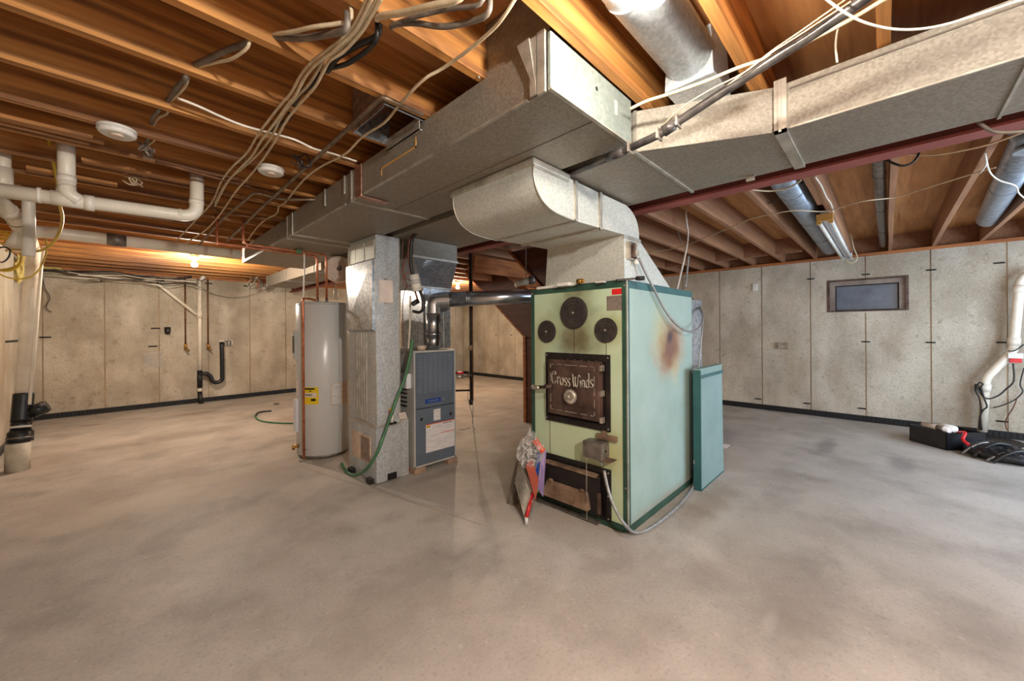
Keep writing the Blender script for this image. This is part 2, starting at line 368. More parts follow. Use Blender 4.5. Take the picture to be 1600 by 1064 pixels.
# drain board at the foot of the walls, with dimples
def drain(name, p0, p1, nrm, h=.085):
    bm = bm_new(); d = Vector(p1)-Vector(p0); L = d.length; d.normalize(); n = Vector(nrm)
    a = Vector(p0); b = Vector(p1)+n*.02; box(bm, tuple(a), (b.x,b.y,h))
    o = struct(name, bm, ABS)
    bm = bm_new(); k = 0; t = .03
    while t < L and k < 700:
        for z in (.03,.06):
            c = Vector(p0)+d*t+n*.02; c.z = z
            v = [bm.verts.new(c+q) for q in (d*.012,Vector((0,0,.011)),-d*.012,Vector((0,0,-.011)))]; tip = bm.verts.new(c+n*.01)
            for i in range(4): bm.faces.new((v[i],v[(i+1)%4],tip))
        t += .045; k += 1
    s = obj('drain_dimples', bm, CABK, o); s['kind'] = 'stuff'
drain('baseboard_right', (XR,-1.9,0), (XR,YB,0), (-1,0,0))
drain('baseboard_back', (XL,YB,0), (XR,YB,0), (0,-1,0))
drain('baseboard_left', (XL,2.7,0), (XL,YB,0), (1,0,0))
# window
wn = struct('window_1', B(((XR-.008,WH[0],WH[2]),(XR+.05,WH[0]+.03,WH[3])),((XR-.008,WH[1]-.03,WH[2]),(XR+.05,WH[1],WH[3])),((XR-.008,WH[0]+.03,WH[3]-.025),(XR+.05,WH[1]-.03,WH[3])),((XR-.008,WH[0]+.03,WH[2]),(XR+.05,WH[1]-.03,WH[2]+.015))), CAST)
obj('window_frame', B(((XR+.03,WH[0]+.03,WH[2]+.015),(XR+.08,WH[0]+.09,WH[3]-.025)),((XR+.03,WH[1]-.09,WH[2]+.015),(XR+.08,WH[1]-.03,WH[3]-.025)),((XR+.03,WH[0]+.09,WH[3]-.085),(XR+.08,WH[1]-.09,WH[3]-.025))), WINF, wn)
obj('window_sash', B(((XR+.06,WH[0]+.09,WH[2]+.015),(XR+.09,WH[0]+.105,WH[3]-.085)),((XR+.06,WH[1]-.105,WH[2]+.015),(XR+.09,WH[1]-.09,WH[3]-.085)),((XR+.06,WH[0]+.105,WH[3]-.1),(XR+.09,WH[1]-.105,WH[3]-.085)),((XR+.06,WH[0]+.105,WH[2]+.015),(XR+.09,WH[1]-.105,WH[2]+.03))), BLACKI, wn)
obj('window_pane', B(((XR+.075,WH[0]+.1,WH[2]+.02),(XR+.08,WH[1]-.1,WH[3]-.09))), PANE, wn)
obj('window_latch', B(((XR+.05,-.03,WH[3]-.1),(XR+.065,-.01,WH[3]-.06))), BLACKI, wn)
obj('window_sill', B(((XR-.012,WH[0]-.03,WH[2]-.02),(XR+.1,WH[1]+.03,WH[2]))), WALL, wn)
obj('window_backing', B(((XR+.14,WH[0]-.02,WH[2]-.02),(XR+.16,WH[1]+.02,WH[3]+.02))), DARKH, wn)
# sill plates
struct('trim_1', B(((XR-.02,-1.9,H),(XR+.14,YB+.1,ZJ))), SILL)
struct('trim_2', B(((XL-.1,YB-.02,H),(XR-.02,YB+.14,ZJ))), SILL)
struct('trim_3', B(((XL-.14,2.6,H),(XL+.02,YB-.02,ZJ))), SILL)
# ceiling: plywood subfloor, joists as pieces
ce = struct('ceiling', B(((-2.2,-2.8,ZP),(XR+.25,YB+.25,ZP+.03))), PLY)
def joist_mesh(L, seed):
    bm = bm_new(); n = 10; rnd = random.Random(seed)
    prev = None; ph = rnd.random()*6
    for i in range(n+1):
        x = L*i/n; dy = .003*math.sin(ph+i*.9); dz = .002*math.sin(ph*2+i)
        r = [bm.verts.new(v) for v in ((x,dy-.019,dz),(x,dy+.019,dz),(x,dy+.019,ZP-ZJ),(x,dy-.019,ZP-ZJ))]
        if prev:
            for k in range(4): bm.faces.new((prev[k],prev[(k+1)%4],r[(k+1)%4],r[k]))
        else: bm.faces.new(r[::-1])
        prev = r
    bm.faces.new(prev); return bm
def joist(x0, x1, y, m, seed):
    bm = joist_mesh(x1-x0, seed)
    for v in bm.verts: v.co += Vector((x0,y,ZJ))
    return obj('joist', bm, m, ce, (x0,y,ZJ))
XB = 2.675
for k in range(-8, 22):
    y = .811+.405*k
    if y > YB-.05: break
    joist(XL-.05 if y > 2.6 else -2.0, XB+.06, y, JOIST, k)      # over the left half, lapping on the beam
    joist(XB-.06, XR+.1, y-.0395, PINE, k+50)
for x0, x1 in ((XR+.06,XR+.1),): obj('rim_joist', B(((x0+.04,-1.9,ZJ),(x1+.04,YB+.1,ZP))), PINE, ce)
obj('rim_joist', B(((XL-.1,YB+.05,ZJ),(XR,YB+.09,ZP))), JOIST, ce)
obj('rim_joist', B(((XL-.14,2.7,ZJ),(XL-.1,YB,ZP))), JOIST, ce)
for y in (1.23,1.635,2.04,2.85,4.1): obj('blocking', B(((6.7,y+.02-.405,ZJ+.02),(6.74,y-.06,ZP))), PINE, ce)
for x, y, L in ((-.6,3.02,.55),(-.15,3.44,.5),(-.4,3.85,.4)): obj('strapping', B(((x,y,ZJ-.018),(x+L,y+.06,ZJ))), JOIST, ce)
obj('joist_cleat', B(((2.75,.385,ZJ),(4.2,.42,ZJ+.235))), PINE, ce) 

# ---------------- steel beam ----------------
t = thing('steel_beam', 'long maroon primed steel beam under the joists beside the wide duct', 'beam', (XB,3.2,2.2))
prof = [(-.055,0),(.055,0),(.055,.014),(.006,.014),(.006,.186),(.055,.186),(.055,.2),(-.055,.2),(-.055,.186),(-.006,.186),(-.006,.014),(-.055,.014)]
obj('beam_body', prism(bm_new(), [(XB+a,2.2+b) for a,b in prof], 'y', -2.0, YB), STEEL, t)

# ---------------- trunk ducts ----------------
ZD, ZT = 2.2, 2.395
def duct_piece(name, xs, ya, yb, m, parent, z0=ZD, z1=ZT):
    """section between ya and yb; xs = (x0,x1) or ((x0a,x1a),(x0b,x1b))"""
    (a0,a1),(b0,b1) = xs if isinstance(xs[0], tuple) else (xs,xs)
    return obj(name, hull8(bm_new(), [(a0,ya,z0),(a1,ya,z0),(a1,ya,z1),(a0,ya,z1)], [(b0,yb,z0),(b1,yb,z0),(b1,yb,z1),(b0,yb,z1)]), m, parent)
def band(parent, x0, x1, y, m=EDGE, wd=.02, z0=ZD, z1=ZT, p=.008):
    b = [((x0-p,y-wd/2,z0-p),(x1+p,y+wd/2,z0+.002)), ((x0-p,y-wd/2,z0),(x0+.002,y+wd/2,z1)), ((x1-.002,y-wd/2,z0),(x1+p,y+wd/2,z1))]
    return obj('seam_band', B(*b), m, parent)
ts = thing('trunk_duct', 'large galvanized trunk duct with a riveted end cap, running away on the left', 'duct', (1.36,2.5,ZD))
duct_piece('duct_section', (1.07,1.65), .85, 2.5, GALVD, ts)
duct_piece('duct_section', (1.075,1.655), 2.5, 3.88, GALVD, ts)
duct_piece('duct_section', ((1.09,1.75),(1.09,1.8)), 3.88, 5.78, GALVD, ts, ZD+.01)
obj('end_cap', B(((1.062,.838,ZD-.004),(1.655,.852,ZT+.004)), bev=.003), CAPM, ts, label='pale blue grey end cap with a round hole')
obj('cap_hole', cyl(bm_new(), (1.36,.8365,2.325), (1.36,.84,2.325), .0085, 16), DARKH, ts)
obj('cap_label', B(((1.505,.8355,2.28),(1.525,.839,2.34))), CREAM, ts)
obj('cap_flange', B(((1.055,.86,ZD-.008),(1.066,.895,ZT+.02)),((1.055,.90,ZD+.0),(1.063,.93,ZT+.015)),((1.06,.834,ZD-.008),(1.66,.85,ZD-.002))), EDGE, ts)
obj('corner_cleat', hull8(bm_new(), [(1.05,.93,ZT+.02),(1.065,.93,ZT+.02),(1.065,.99,ZT+.02),(1.05,.99,ZT+.02)], [(1.055,.9,ZD+.02),(1.065,.9,ZD+.02),(1.065,.91,ZD+.02),(1.055,.91,ZD+.02)]), EDGE, ts)
obj('edge_fold', B(((1.062,.95,ZD-.004),(1.072,2.48,ZD+.006))), EDGE, ts)
obj('edge_fold', B(((1.066,2.6,ZD-.004),(1.076,3.84,ZD+.006))), EDGE, ts)
band(ts, 1.07, 1.65, 2.5, EDGE, .02)
obj('foil_tape', B(((1.060,2.34,ZD-.006),(1.068,2.42,ZT)),((1.060,2.34,ZD-.010),(1.25,2.4,ZD-.004)), bev=.002), FOIL, ts, label='wrinkled copper toned foil tape')
band(ts, 1.07, 1.66, 3.72, EDGE, .015); band(ts, 1.08, 1.70, 3.9, EDGE, .03)
obj('bottom_seam', B(((1.36,.86,ZD-.002),(1.364,2.48,ZD+.001))), CABG, ts)
for y in (2.60,2.95): obj('duct_tab', B(((1.062,y,ZD+.07),(1.072,y+.018,ZT))), EDGE, ts)
for y0, y1 in ((1.98,2.0),): obj('yellow_mark', B(((1.0685,1.72,ZD+.085),(1.0705,2.1,ZD+.095)),((1.0685,1.72,ZD+.085),(1.0705,1.73,ZD+.14)),((1.0685,2.09,ZD+.05),(1.0705,2.1,ZD+.095))), AMBER, ts, label='yellow crayon line')
# branch take-off between two joists: a lined pan of thin sheet
tk = thing('sheet_metal_pan', 'bent shiny sheet metal pan open between joists above the trunk duct side', 'duct', (.98,1.9,ZT))
obj('pan_wall', B(((.86,1.66,ZT-.01),(.864,1.99,ZT+.22))), GALVB, tk)
obj('pan_back', B(((.864,1.99,ZT-.01),(1.07,1.994,ZT+.22))), GALVB, tk)
obj('pan_side', B(((.864,1.656,ZT-.0),(1.07,1.66,ZT+.22))), GALVB, tk)
obj('pan_slope', hull8(bm_new(), [(.88,1.67,ZT+.02),(.884,1.67,ZT+.02),(.884,1.98,ZT+.02),(.88,1.98,ZT+.02)], [(1.06,1.67,ZT+.18),(1.064,1.67,ZT+.18),(1.064,1.98,ZT+.18),(1.06,1.98,ZT+.18)]), FOIL, tk)
obj('pan_lip', B(((1.05,1.66,ZT-.045),(1.068,1.99,ZT-.04)),((1.05,1.66,ZT-.045),(1.054,1.99,ZT+.02))), EDGE, tk)
pn2 = thing('sheet_metal_pan', 'dull sheet metal closing the joist bay above the trunk duct near corner', 'duct', (1.0,1.1,ZT+.01))
obj('pan_sheet', B(((1.085,.86,ZT+.0),(1.09,1.2,ZT+.23)),((1.045,1.205,ZT-.0),(1.055,1.209,ZT+.2))), GALVD, pn2)
# wide duct on the right side
tr = thing('trunk_duct', 'wide galvanized duct with a brown stripe of shade passing beside the maroon beam', 'duct', (2.1,2.0,ZD))
duct_piece('duct_section', (2.0,2.5), -2.4, .34, GALVD, tr)
duct_piece('duct_section', ((2.0,2.5),(1.74,2.49)), .34, .86, GALVD, tr)
duct_piece('duct_section', (1.74,2.47), .86, 3.75, GALVD, tr)
duct_piece('duct_section', ((1.74,2.47),(1.97,2.45)), 3.75, 5.2, GALVD, tr)
duct_piece('duct_section', (1.97,2.45), 5.2, 8.4, GALVD, tr)
obj('end_cap', B(((1.96,8.39,ZD-.005),(2.46,8.41,ZT))), GALVD, tr)
obj('drive_cleat', B(((1.985,.30,ZD-.012),(2.51,.345,ZD)),((1.985,.30,ZD-.012),(2.0,.345,ZT+.02)),((1.978,.318,ZD-.012),(1.99,.328,ZT+.01))), EDGE, tr)
obj('drive_cleat', B(((1.985,-.335,ZD-.008),(2.505,-.325,ZD)),((1.99,-.335,ZD-.008),(2.0,-.325,ZT+.01))), EDGE, tr)
band(tr, 1.74, 2.49, .86, EDGE, .015); band(tr, 1.97, 2.45, 5.9, EDGE, .02); band(tr, 1.97, 2.45, 7.2, EDGE, .02)
obj('top_fold', B(((1.994,-2.3,ZT-.03),(2.002,.29,ZT-.024))), CABG, tr)
obj('edge_fold', B(((1.994,-2.3,ZD-.003),(2.004,.29,ZD+.004))), EDGE, tr)
obj('loose_tab', B(((2.46,.52,ZD-.03),(2.47,.56,ZD))), EDGE, tr)

# ---------------- elbow and plenum over the wood furnace ----------------
pl = thing('furnace_plenum', 'galvanized plenum with a curved elbow rising from green furnace into trunk duct', 'duct', (2.5,1.6,1.676))
arc = [(1.44,2.165),(1.44,2.12),(1.452,2.075),(1.475,2.035),(1.51,2.003),(1.555,1.982),(1.61,1.968),(1.69,1.961),(1.80,1.959)]
arc = [(p.x,p.z) for p in smooth_path([(a,0,b) for a,b in arc], 3)]
prof = arc + [(1.80,2.183),(1.72,2.186),(1.715,2.165)]
def sheet_prof(prof): return prism(bm_new(), prof, 'y', 1.25, 1.90)
e1 = obj('curved_elbow', sheet_prof(prof), GALVW, pl)
obj('duct_section', prism(bm_new(), [(1.80,1.959),(2.06,1.968),(2.06,2.181),(1.80,2.183)], 'y', 1.252, 1.898), GALVW, pl)
obj('curved_elbow', prism(bm_new(), [(2.06,1.968),(2.345,1.977),(2.575,1.977),(2.574,2.02),(2.566,2.055),(2.553,2.085),(2.536,2.11),(2.512,2.132),(2.483,2.15),(2.45,2.165),(2.415,2.175),(2.38,2.181),(2.06,2.181)], 'y', 1.25, 1.90), GALVW, pl)
for x in (1.80,2.06): obj('seam_band', B(((x-.012,1.243,1.955),(x+.012,1.907,1.968)),((x-.012,1.241,1.955),(x+.012,1.252,2.182))), EDGE, pl)
fold = bm_new(); tube(fold, [(a,1.248,b) for a,b in arc], .004, 6); obj('elbow_hem', fold, EDGE, pl)
fold = bm_new(); tube(fold, [(a,1.902,b) for a,b in arc], .004, 6); obj('elbow_hem', fold, EDGE, pl)
obj('collar', B(((1.425,1.235,2.165),(1.73,1.92,2.197)), bev=.003), EDGE, pl)
obj('collar_lip', B(((1.435,1.24,2.155),(1.725,1.25,2.167))), EDGE, pl)
obj('plenum_box', hull8(bm_new(), rect(2.36,1.25,3.11,1.93,1.68), rect(2.352,1.25,2.575,1.90,1.977)), GALVW, pl)
obj('hem', B(((2.345,1.244,1.955),(2.59,1.252,1.98))), EDGE, pl)

# receptacle on the plenum and its flexible conduit
jb = thing('outlet_box', 'open metal outlet box with dangling cord on plenum side above green furnace', 'electrical box', (2.44,1.22,1.877)[0:3])
jx, jz = jb.location.x, jb.location.z
obj('box_shell', B(((jx-.05,1.222,jz-.06),(jx-.045,1.25,jz+.06)),((jx+.045,1.222,jz-.06),(jx+.05,1.25,jz+.06)),((jx-.045,1.222,jz+.055),(jx+.045,1.25,jz+.06)),((jx-.045,1.222,jz-.06),(jx+.045,1.25,jz-.055)),((jx-.045,1.24,jz-.055),(jx+.045,1.25,jz+.055))), PEWTER, jb)
obj('receptacle', B(((jx-.02,1.21,jz-.045),(jx+.025,1.24,jz+.045)), bev=.004), CAST, jb)
obj('mounting_strap', B(((jx-.005,1.205,jz-.04),(jx+.012,1.212,jz+.05)),((jx+.012,1.2,jz-.03),(jx+.03,1.208,jz+.0))), PEWTER, jb)
obj('connector', cyl(bm_new(), (jx+.035,1.23,jz-.055), (jx+.04,1.22,jz-.09), .014, 12), WHITE, jb)
cable('grey flexible conduit looping from outlet box down the green furnace side', [(2.505,1.22,1.838),(2.559,1.2,1.744),(2.668,1.19,1.64),(2.807,1.185,1.517),(2.944,1.17,1.415),(3.094,1.15,1.346),(3.244,1.13,1.324),(3.423,1.13,1.361),(3.596,1.16,1.423),(3.841,1.25,1.519),(4.17,1.4,1.621),(4.275,1.5,1.672)], .0085, FLEX, 'flexible_conduit', 'conduit')
cable('second grey cord looping behind the green furnace down to the floor', [(4.292,1.5,1.591),(3.888,1.3,1.547),(3.72,1.2,1.455),(3.608,1.17,1.338),(3.538,1.17,1.087),(3.41,1.16,0.825),(3.375,1.16,0.614),(3.401,1.16,0.393),(3.353,1.16,0.216)], .007, FLEX, 'flexible_conduit', 'conduit')
cable('grey conduit from control box along the furnace foot on the floor', [(2.26,1.355,0.406),(2.24,1.311,0.284),(2.22,1.249,0.189),(2.22,1.179,0.111),(2.348,1.183,0.02),(2.43,1.143,0.02),(2.688,1.123,0.02),(3.0,1.129,0.02),(3.34,1.167,0.02),(3.547,1.228,0.02)], .011, FLEX, 'flexible_conduit', 'conduit')

# ---------------- wood furnace ----------------
GX, GY0, GY1, GX1, GZ = 2.33, 1.22, 2.05, 3.5, 1.665
g = thing('wood_furnace', 'tall green wood burning furnace with three round vents and cast iron doors', 'furnace', (2.9,1.63,0))
obj('cabinet_core', B(((GX+.02,GY0+.02,.03),(GX1-.02,GY1-.02,GZ-.01))), DKGREEN, g)
# front sheet with openings is built from strips so that the doors sit in real recesses
DU, DD = [1.342,1.899,0.649,1.173], [1.344,1.915,0.041,0.392]
fx = (GX, GX+.012)
def fb(y0,y1,z0,z1,p=0): return ((fx[0]-p,y0,z0),(fx[1],y1,z1))
obj('front_panel', B(fb(GY0+.03,DU[0],.05,GZ-.02), fb(DU[1],GY1-.03,.05,GZ-.02), fb(DU[0],DU[1],DU[3],GZ-.02), fb(DU[0],DU[1],max(DD[3],.1),DU[2]), fb(DU[0],DU[1],.05,max(DD[2],.06))), GREEN, g)
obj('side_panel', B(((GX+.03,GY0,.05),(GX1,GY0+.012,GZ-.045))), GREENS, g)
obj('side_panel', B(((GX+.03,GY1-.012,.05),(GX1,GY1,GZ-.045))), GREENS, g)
obj('top_panel', B(((GX,GY0,GZ-.012),(GX1,GY1,GZ))), DKGREEN, g)
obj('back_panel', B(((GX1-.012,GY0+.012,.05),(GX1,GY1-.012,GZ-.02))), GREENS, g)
obj('corner_trim', B(((GX-.004,GY0-.004,.02),(GX+.03,GY0+.001,GZ+.004)),((GX-.004,GY0-.004,.02),(GX+.001,GY0+.033,GZ+.004))), DKGREEN, g)
obj('corner_edge', B(((GX-.007,GY0-.007,.03),(GX+.002,GY0+.002,GZ+.006))), EDGE, g)
obj('corner_trim', B(((GX-.004,GY1-.03,.02),(GX+.001,GY1+.004,GZ+.004))), DKGREEN, g)
obj('top_trim', B(((GX-.004,GY0+.033,GZ-.038),(GX+.001,GY1-.03,GZ+.004))), DKGREEN, g)
obj('top_trim', B(((GX+.03,GY0-.004,GZ-.045),(GX1+.004,GY0+.001,GZ+.004))), TEALD, g)
obj('base_trim', B(((GX-.004,GY0+.03,.0),(GX+.012,GY1-.03,.05)),((GX+.03,GY0-.004,0),(GX1,GY0+.012,.05)),((GX+.03,GY1-.012,0),(GX1,GY1+.004,.05)),((GX1-.012,GY0,0),(GX1,GY1,.05))), DKGREEN, g)
obj('ash_lip', B(((GX-.05,1.42,.012),(GX,2.0,.02))), STEELG, g)
for y, z in ((GY0+.014,GZ-.03),(GY0+.014,.05),(GY0+.014,.3),(GY1-.012,GZ-.03)):
    obj('screw', cyl(bm_new(), (GX-.008,y,z), (GX-.003,y,z), .006, 10), PEWTER, g)
# sooty patches: real stains on the enamel
D3 = [[1.638,1.469],[1.891,1.333],[1.374,1.341]]
for (y, z), r in zip(D3, (.118,.086,.086)):
    bm = bm_new(); cyl(bm, (GX-.001,y,z), (GX-.010,y,z), r, 40)
    cyl(bm, (GX-.010,y,z), (GX-.0125,y,z), r*.93, 40, r*.91)
    d = obj('vent_disc', bm, DISC, g)
    bm = bm_new()
    for q in (.3,.5,.7):
        tube(bm, [(GX-.0125,y+r*q*math.cos(a*PI/16),z+r*q*math.sin(a*PI/16)) for a in range(33)], .0016, 5, cap=False)
    obj('disc_groove', bm, BLACKI, d)
    obj('disc_screw', cyl(bm_new(), (GX-.012,y,z), (GX-.021,y,z), .009, 12, .006), PEWTER, d)
for y, z0, z1 in ((D3[0][0],DU[3],D3[0][1]-.12),(D3[2][0],DU[3],D3[2][1]-.09)):
    obj('panel_seam', B(((GX-.0015,y-.002,z0),(GX+.001,y+.002,z1))), CAST, g)
obj('panel_seam', B(((GX-.0015,DU[1]-.03,max(DD[3],.1)),(GX+.001,DU[1]-.026,DU[2]))), CAST, g)
# sticker and data plate
ST = [1.244,1.328,1.58,1.619]
obj('warning_sticker', B(((GX-.0015,ST[0],ST[2]),(GX,ST[1],ST[3]))), RED, g, label='small red sticker')
PLT = [1.23,1.368,1.474,1.573]
obj('data_plate', B(((GX-.0015,PLT[0],PLT[2]),(GX,PLT[1],PLT[3]))), PLATE, g, label='brushed metal data plate')
# upper door
dy0, dy1, dz0, dz1 = DU
fr = obj('door_frame', B(((GX-.012,dy0,dz0),(GX,dy0+.03,dz1)),((GX-.012,dy1-.022,dz0),(GX,dy1,dz1)),((GX-.012,dy0+.03,dz1-.045),(GX,dy1-.022,dz1)),((GX-.012,dy0+.03,dz0),(GX,dy1-.022,dz0+.045)),((GX+.0,dy0+.02,dz0+.02),(GX+.01,dy1-.015,dz1-.02))), BLACKI, g)
for y, z in ((dy0+.012,dz0+.02),(dy0+.012,dz1-.02),(dy1-.01,dz0+.02),(dy1-.01,dz1-.02),(dy0+.012,dz0-.03)):
    obj('bolt', cyl(bm_new(), (GX-.012,y,z), (GX-.018,y,z), .006, 8), PEWTER, fr)
ey0, ey1, ez0, ez1 = [1.396,1.84,0.719,1.126]
dr = obj('loading_door', B(((GX-.062,ey0,ez0),(GX-.006,ey1,ez1)), bev=.008), CAST, g, label='brown cast iron loading door with raised lettering')
px = GX-.062
bm = bm_new()
def dash(y0,z0,y1,z1): box(bm, (px-.004,min(y0,y1)-.0025,min(z0,z1)-.0025), (px,max(y0,y1)+.0025,max(z0,z1)+.0025))
my0, my1, mz0, mz1 = ey0+.035, ey1-.03, ez0+.035, ez1-.035
for zz in (mz0, mz1):
    Ly = my1-my0
    for a, b in ((.0,.08),(.16,.3),(.38,.66),(.72,.84),(.92,1.)): dash(my0+a*Ly,zz,my0+b*Ly,zz)
for yy in (my0, my1):
    Lz = mz1-mz0
    for a, b in ((.0,.08),(.17,.33),(.42,.56),(.62,.8),(.92,1.)): dash(yy,mz0+a*Lz,yy,mz0+b*Lz)
obj('dashed_border', bm, PEWTER, dr, label='raised pale dashed border')
# lettering 'Cross Winds' in stroke letters
GL = {'C':([[(.9,.75),(.8,.95),(.5,1.0),(.2,.75),(.1,.4),(.25,.05),(.6,.0),(.9,.2)],[(.9,.75),(.72,.8),(.62,.7)],[(.1,.5),(-.1,.62)]],1.05),
 'r':([[(.1,.6),(.15,.35),(.15,0)],[(.15,.4),(.3,.6),(.45,.62),(.55,.52)]],.6),
 'o':([[(.35,.62),(.12,.5),(.08,.25),(.25,.0),(.5,.05),(.62,.3),(.55,.55),(.35,.62)]],.72),
 's':([[(.5,.55),(.35,.63),(.15,.55),(.15,.4),(.45,.25),(.48,.08),(.3,0),(.08,.08)]],.6),
 'W':([[(-.05,.95),(.08,1.0),(.15,.85),(.2,.3),(.35,0),(.5,.2),(.55,.75)],[(.55,.75),(.6,.2),(.78,0),(.95,.2),(1.05,.8),(1.2,1.0),(1.3,.88)],[(.4,.72),(.55,.8),(.68,.7)]],1.3),
 'i':([[(.12,.58),(.14,.0)],[(.12,.78),(.13,.84)]],.3),
 'n':([[(.1,.6),(.12,0)],[(.12,.4),(.28,.6),(.45,.55),(.5,.3),(.52,0)]],.66),
 'd':([[(.55,.3),(.4,.6),(.15,.5),(.1,.2),(.25,0),(.48,.1),(.55,.3)],[(.45,1.12),(.58,1.05),(.58,.4),(.6,0)]],.74),' ':([],.3)}
bm = bm_new(); txt = 'Cross Winds'; wtot = sum(GL[c][1] for c in txt); y = my1-.008; sc = (my1-my0-.012)/wtot; zb = 0.96
for c in txt:
    st, adv = GL[c]
    for s in st:
        pts = smooth_path([Vector((px-.005, y-a*sc, zb-.01+b*sc*1.8-.012*math.sin(PI*(my1-y)/(my1-my0)))) for a, b in s], 3)
        tube(bm, pts, .0052, 6)
    y -= adv*sc
obj('lettering', bm, PEWTER, dr, label='raised pewter lettering reading Cross Winds')
kc = [2.255,1.629,0.866]
bm = bm_new(); tube(bm, [(px,kc[1],kc[2]),(px-.008,kc[1],kc[2]),(px-.02,kc[1],kc[2]),(px-.028,kc[1],kc[2])], .05, 28, radii=[.056,.056,.05,.03])
kb = obj('draft_knob', bm, PEWTER, dr, label='fluted round draft knob')
bm = bm_new()
for k in range(28):
    a = 2*PI*k/28; ca, sa = math.cos(a), math.sin(a)
    tube(bm, [(px-.012,kc[1]+.054*ca,kc[2]+.054*sa),(px-.022,kc[1]+.047*ca,kc[2]+.047*sa),(px-.029,kc[1]+.026*ca,kc[2]+.026*sa)], .0026, 4)
cyl(bm, (px-.026,kc[1],kc[2]), (px-.04,kc[1],kc[2]), .014, 12, .008)
obj('knob_flute', bm, PEWTER, kb)
h0 = [2.255,1.803,0.922]; h1 = [2.22,1.951,0.906]
bm = bm_new(); tube(bm, [(px+.0,h0[1],h0[2]),(px-.02,h0[1],h0[2]),(px-.03,h0[1]+.04,h0[2])], .016, 10); tube(bm, [(px-.028,h0[1]-.01,h0[2]),(px-.03,h1[1]-.05,h1[2]+.004)], .013, 10)
obj('handle', bm, CAST, dr)
bm = bm_new(); tube(bm, [(px-.03,h1[1]-.06,h1[2]),(px-.034,h1[1]-.03,h1[2]),(px-.038,h1[1]-.01,h1[2]),(px-.04,h1[1]+.012,h1[2])], .02, 12, radii=[.014,.018,.02,.016])
obj('handle_grip', bm, PEWTER, dr, label='coiled silver spring grip')
for z in (dz0+.08, dz1-.09, (dz0+dz1)/2): obj('hinge', B(((GX-.055,ey0-.018,z-.02),(GX-.014,ey0+.002,z+.02)), bev=.004), PEWTER, fr)
bm = bm_new()
for q in range(6): cyl(bm, (GX-.03,ey0+.04+q*.06,ez1), (GX-.03,ey0+.04+q*.06,ez1+.006), .008, 8)
obj('door_lug', bm, CAST, dr)
# lower ash door
ay0, ay1, az0, az1 = DD
fr = obj('ash_door_frame', B(((GX-.012,ay0,az0),(GX,ay0+.03,az1)),((GX-.012,ay1-.02,az0),(GX,ay1,az1)),((GX-.014,ay0+.03,az1-.035),(GX,ay1-.02,az1)),((GX-.012,ay0+.03,az0),(GX,ay1-.02,az0+.02)),((GX+.0,ay0+.02,az0+.01),(GX+.01,ay1-.015,az1-.02))), BLACKI, g)
for y, z in ((ay0+.012,az0+.02),(ay0+.012,az1-.02),(ay0+.012,(az0+az1)/2)): obj('bolt', cyl(bm_new(), (GX-.012,y,z), (GX-.02,y,z), .006, 8), PEWTER, fr)
ad = obj('ash_door', B(((GX-.05,ay0+.06,az0+.025),(GX-.008,ay1-.025,az1-.05)), bev=.008), BLACKI, g, label='black rusty ash door with a hinged tan draft flap')
qz0, qz1 = az0+.06, az0+.17
obj('draft_flap', hull8(bm_new(), [(GX-.052,ay0+.13,qz0),(GX-.095,ay0+.13,qz0),(GX-.095,ay1-.04,qz0),(GX-.052,ay1-.04,qz0)], [(GX-.05,ay0+.15,qz1),(GX-.058,ay0+.15,qz1),(GX-.058,ay1-.06,qz1),(GX-.05,ay1-.06,qz1)]), RUSTY, ad)
for y in (ay1-.10, ay0+.19): obj('flap_hinge', cyl(bm_new(), (GX-.06,y-.012,qz1+.004), (GX-.06,y+.02,qz1+.004), .012, 10), RUSTY, ad)
obj('door_ledge', B(((GX-.065,ay0+.08,az1-.06),(GX-.008,ay1-.03,az1-.045)), bev=.003), RUSTY, g)
obj('latch', B(((GX-.06,ay0+.05,az0+.05),(GX-.045,ay0+.075,az0+.19)), bev=.003), CAST, ad)
# damper control box
c0 = [1.31,1.504,0.473,0.584]
cb = obj('control_box', B(((GX-.10,c0[0]+.045,c0[2]),(GX-.0,c0[1]-.0,c0[3])), bev=.003), STEELG, g, label='small grey damper control box')
obj('box_knockout', cyl(bm_new(), (GX-.05,c0[0]+.046,(c0[2]+c0[3])/2), (GX-.05,c0[0]+.043,(c0[2]+c0[3])/2), .009, 12), DARKH, cb)
obj('bracket', B(((GX-.02,c0[0]-.02,c0[3]+.01),(GX-.004,c0[1]-.06,c0[3]+.045)),((GX-.02,c0[0]+.06,c0[3]+.045),(GX-.004,c0[0]+.09,c0[3]+.07)),((GX-.09,c0[0]-.01,c0[2]-.004),(GX,c0[0]+.06,c0[2]))), RUSTY, g)
bm = bm_new(); cy = c0[1]-.02; z = c0[2]; k = 0
while z > az0+.0:
    rr = [(GX-.085, cy+.004*math.cos(a*PI/3)*(k%2), z+.006*math.sin(a*PI/3)) if k%2 else (GX-.085+.004*math.cos(a*PI/3), cy, z+.006*math.sin(a*PI/3)) for a in range(7)]
    tube(bm, rr, .0014, 4, cap=False); z -= .0095; k += 1
obj('damper_chain', bm, PEWTER, g)
obj('conduit_connector', cyl(bm_new(), (GX-.06,c0[0]+.07,c0[2]), (GX-.065,c0[0]+.07,c0[2]-.04), .013, 10), FLEX, g)
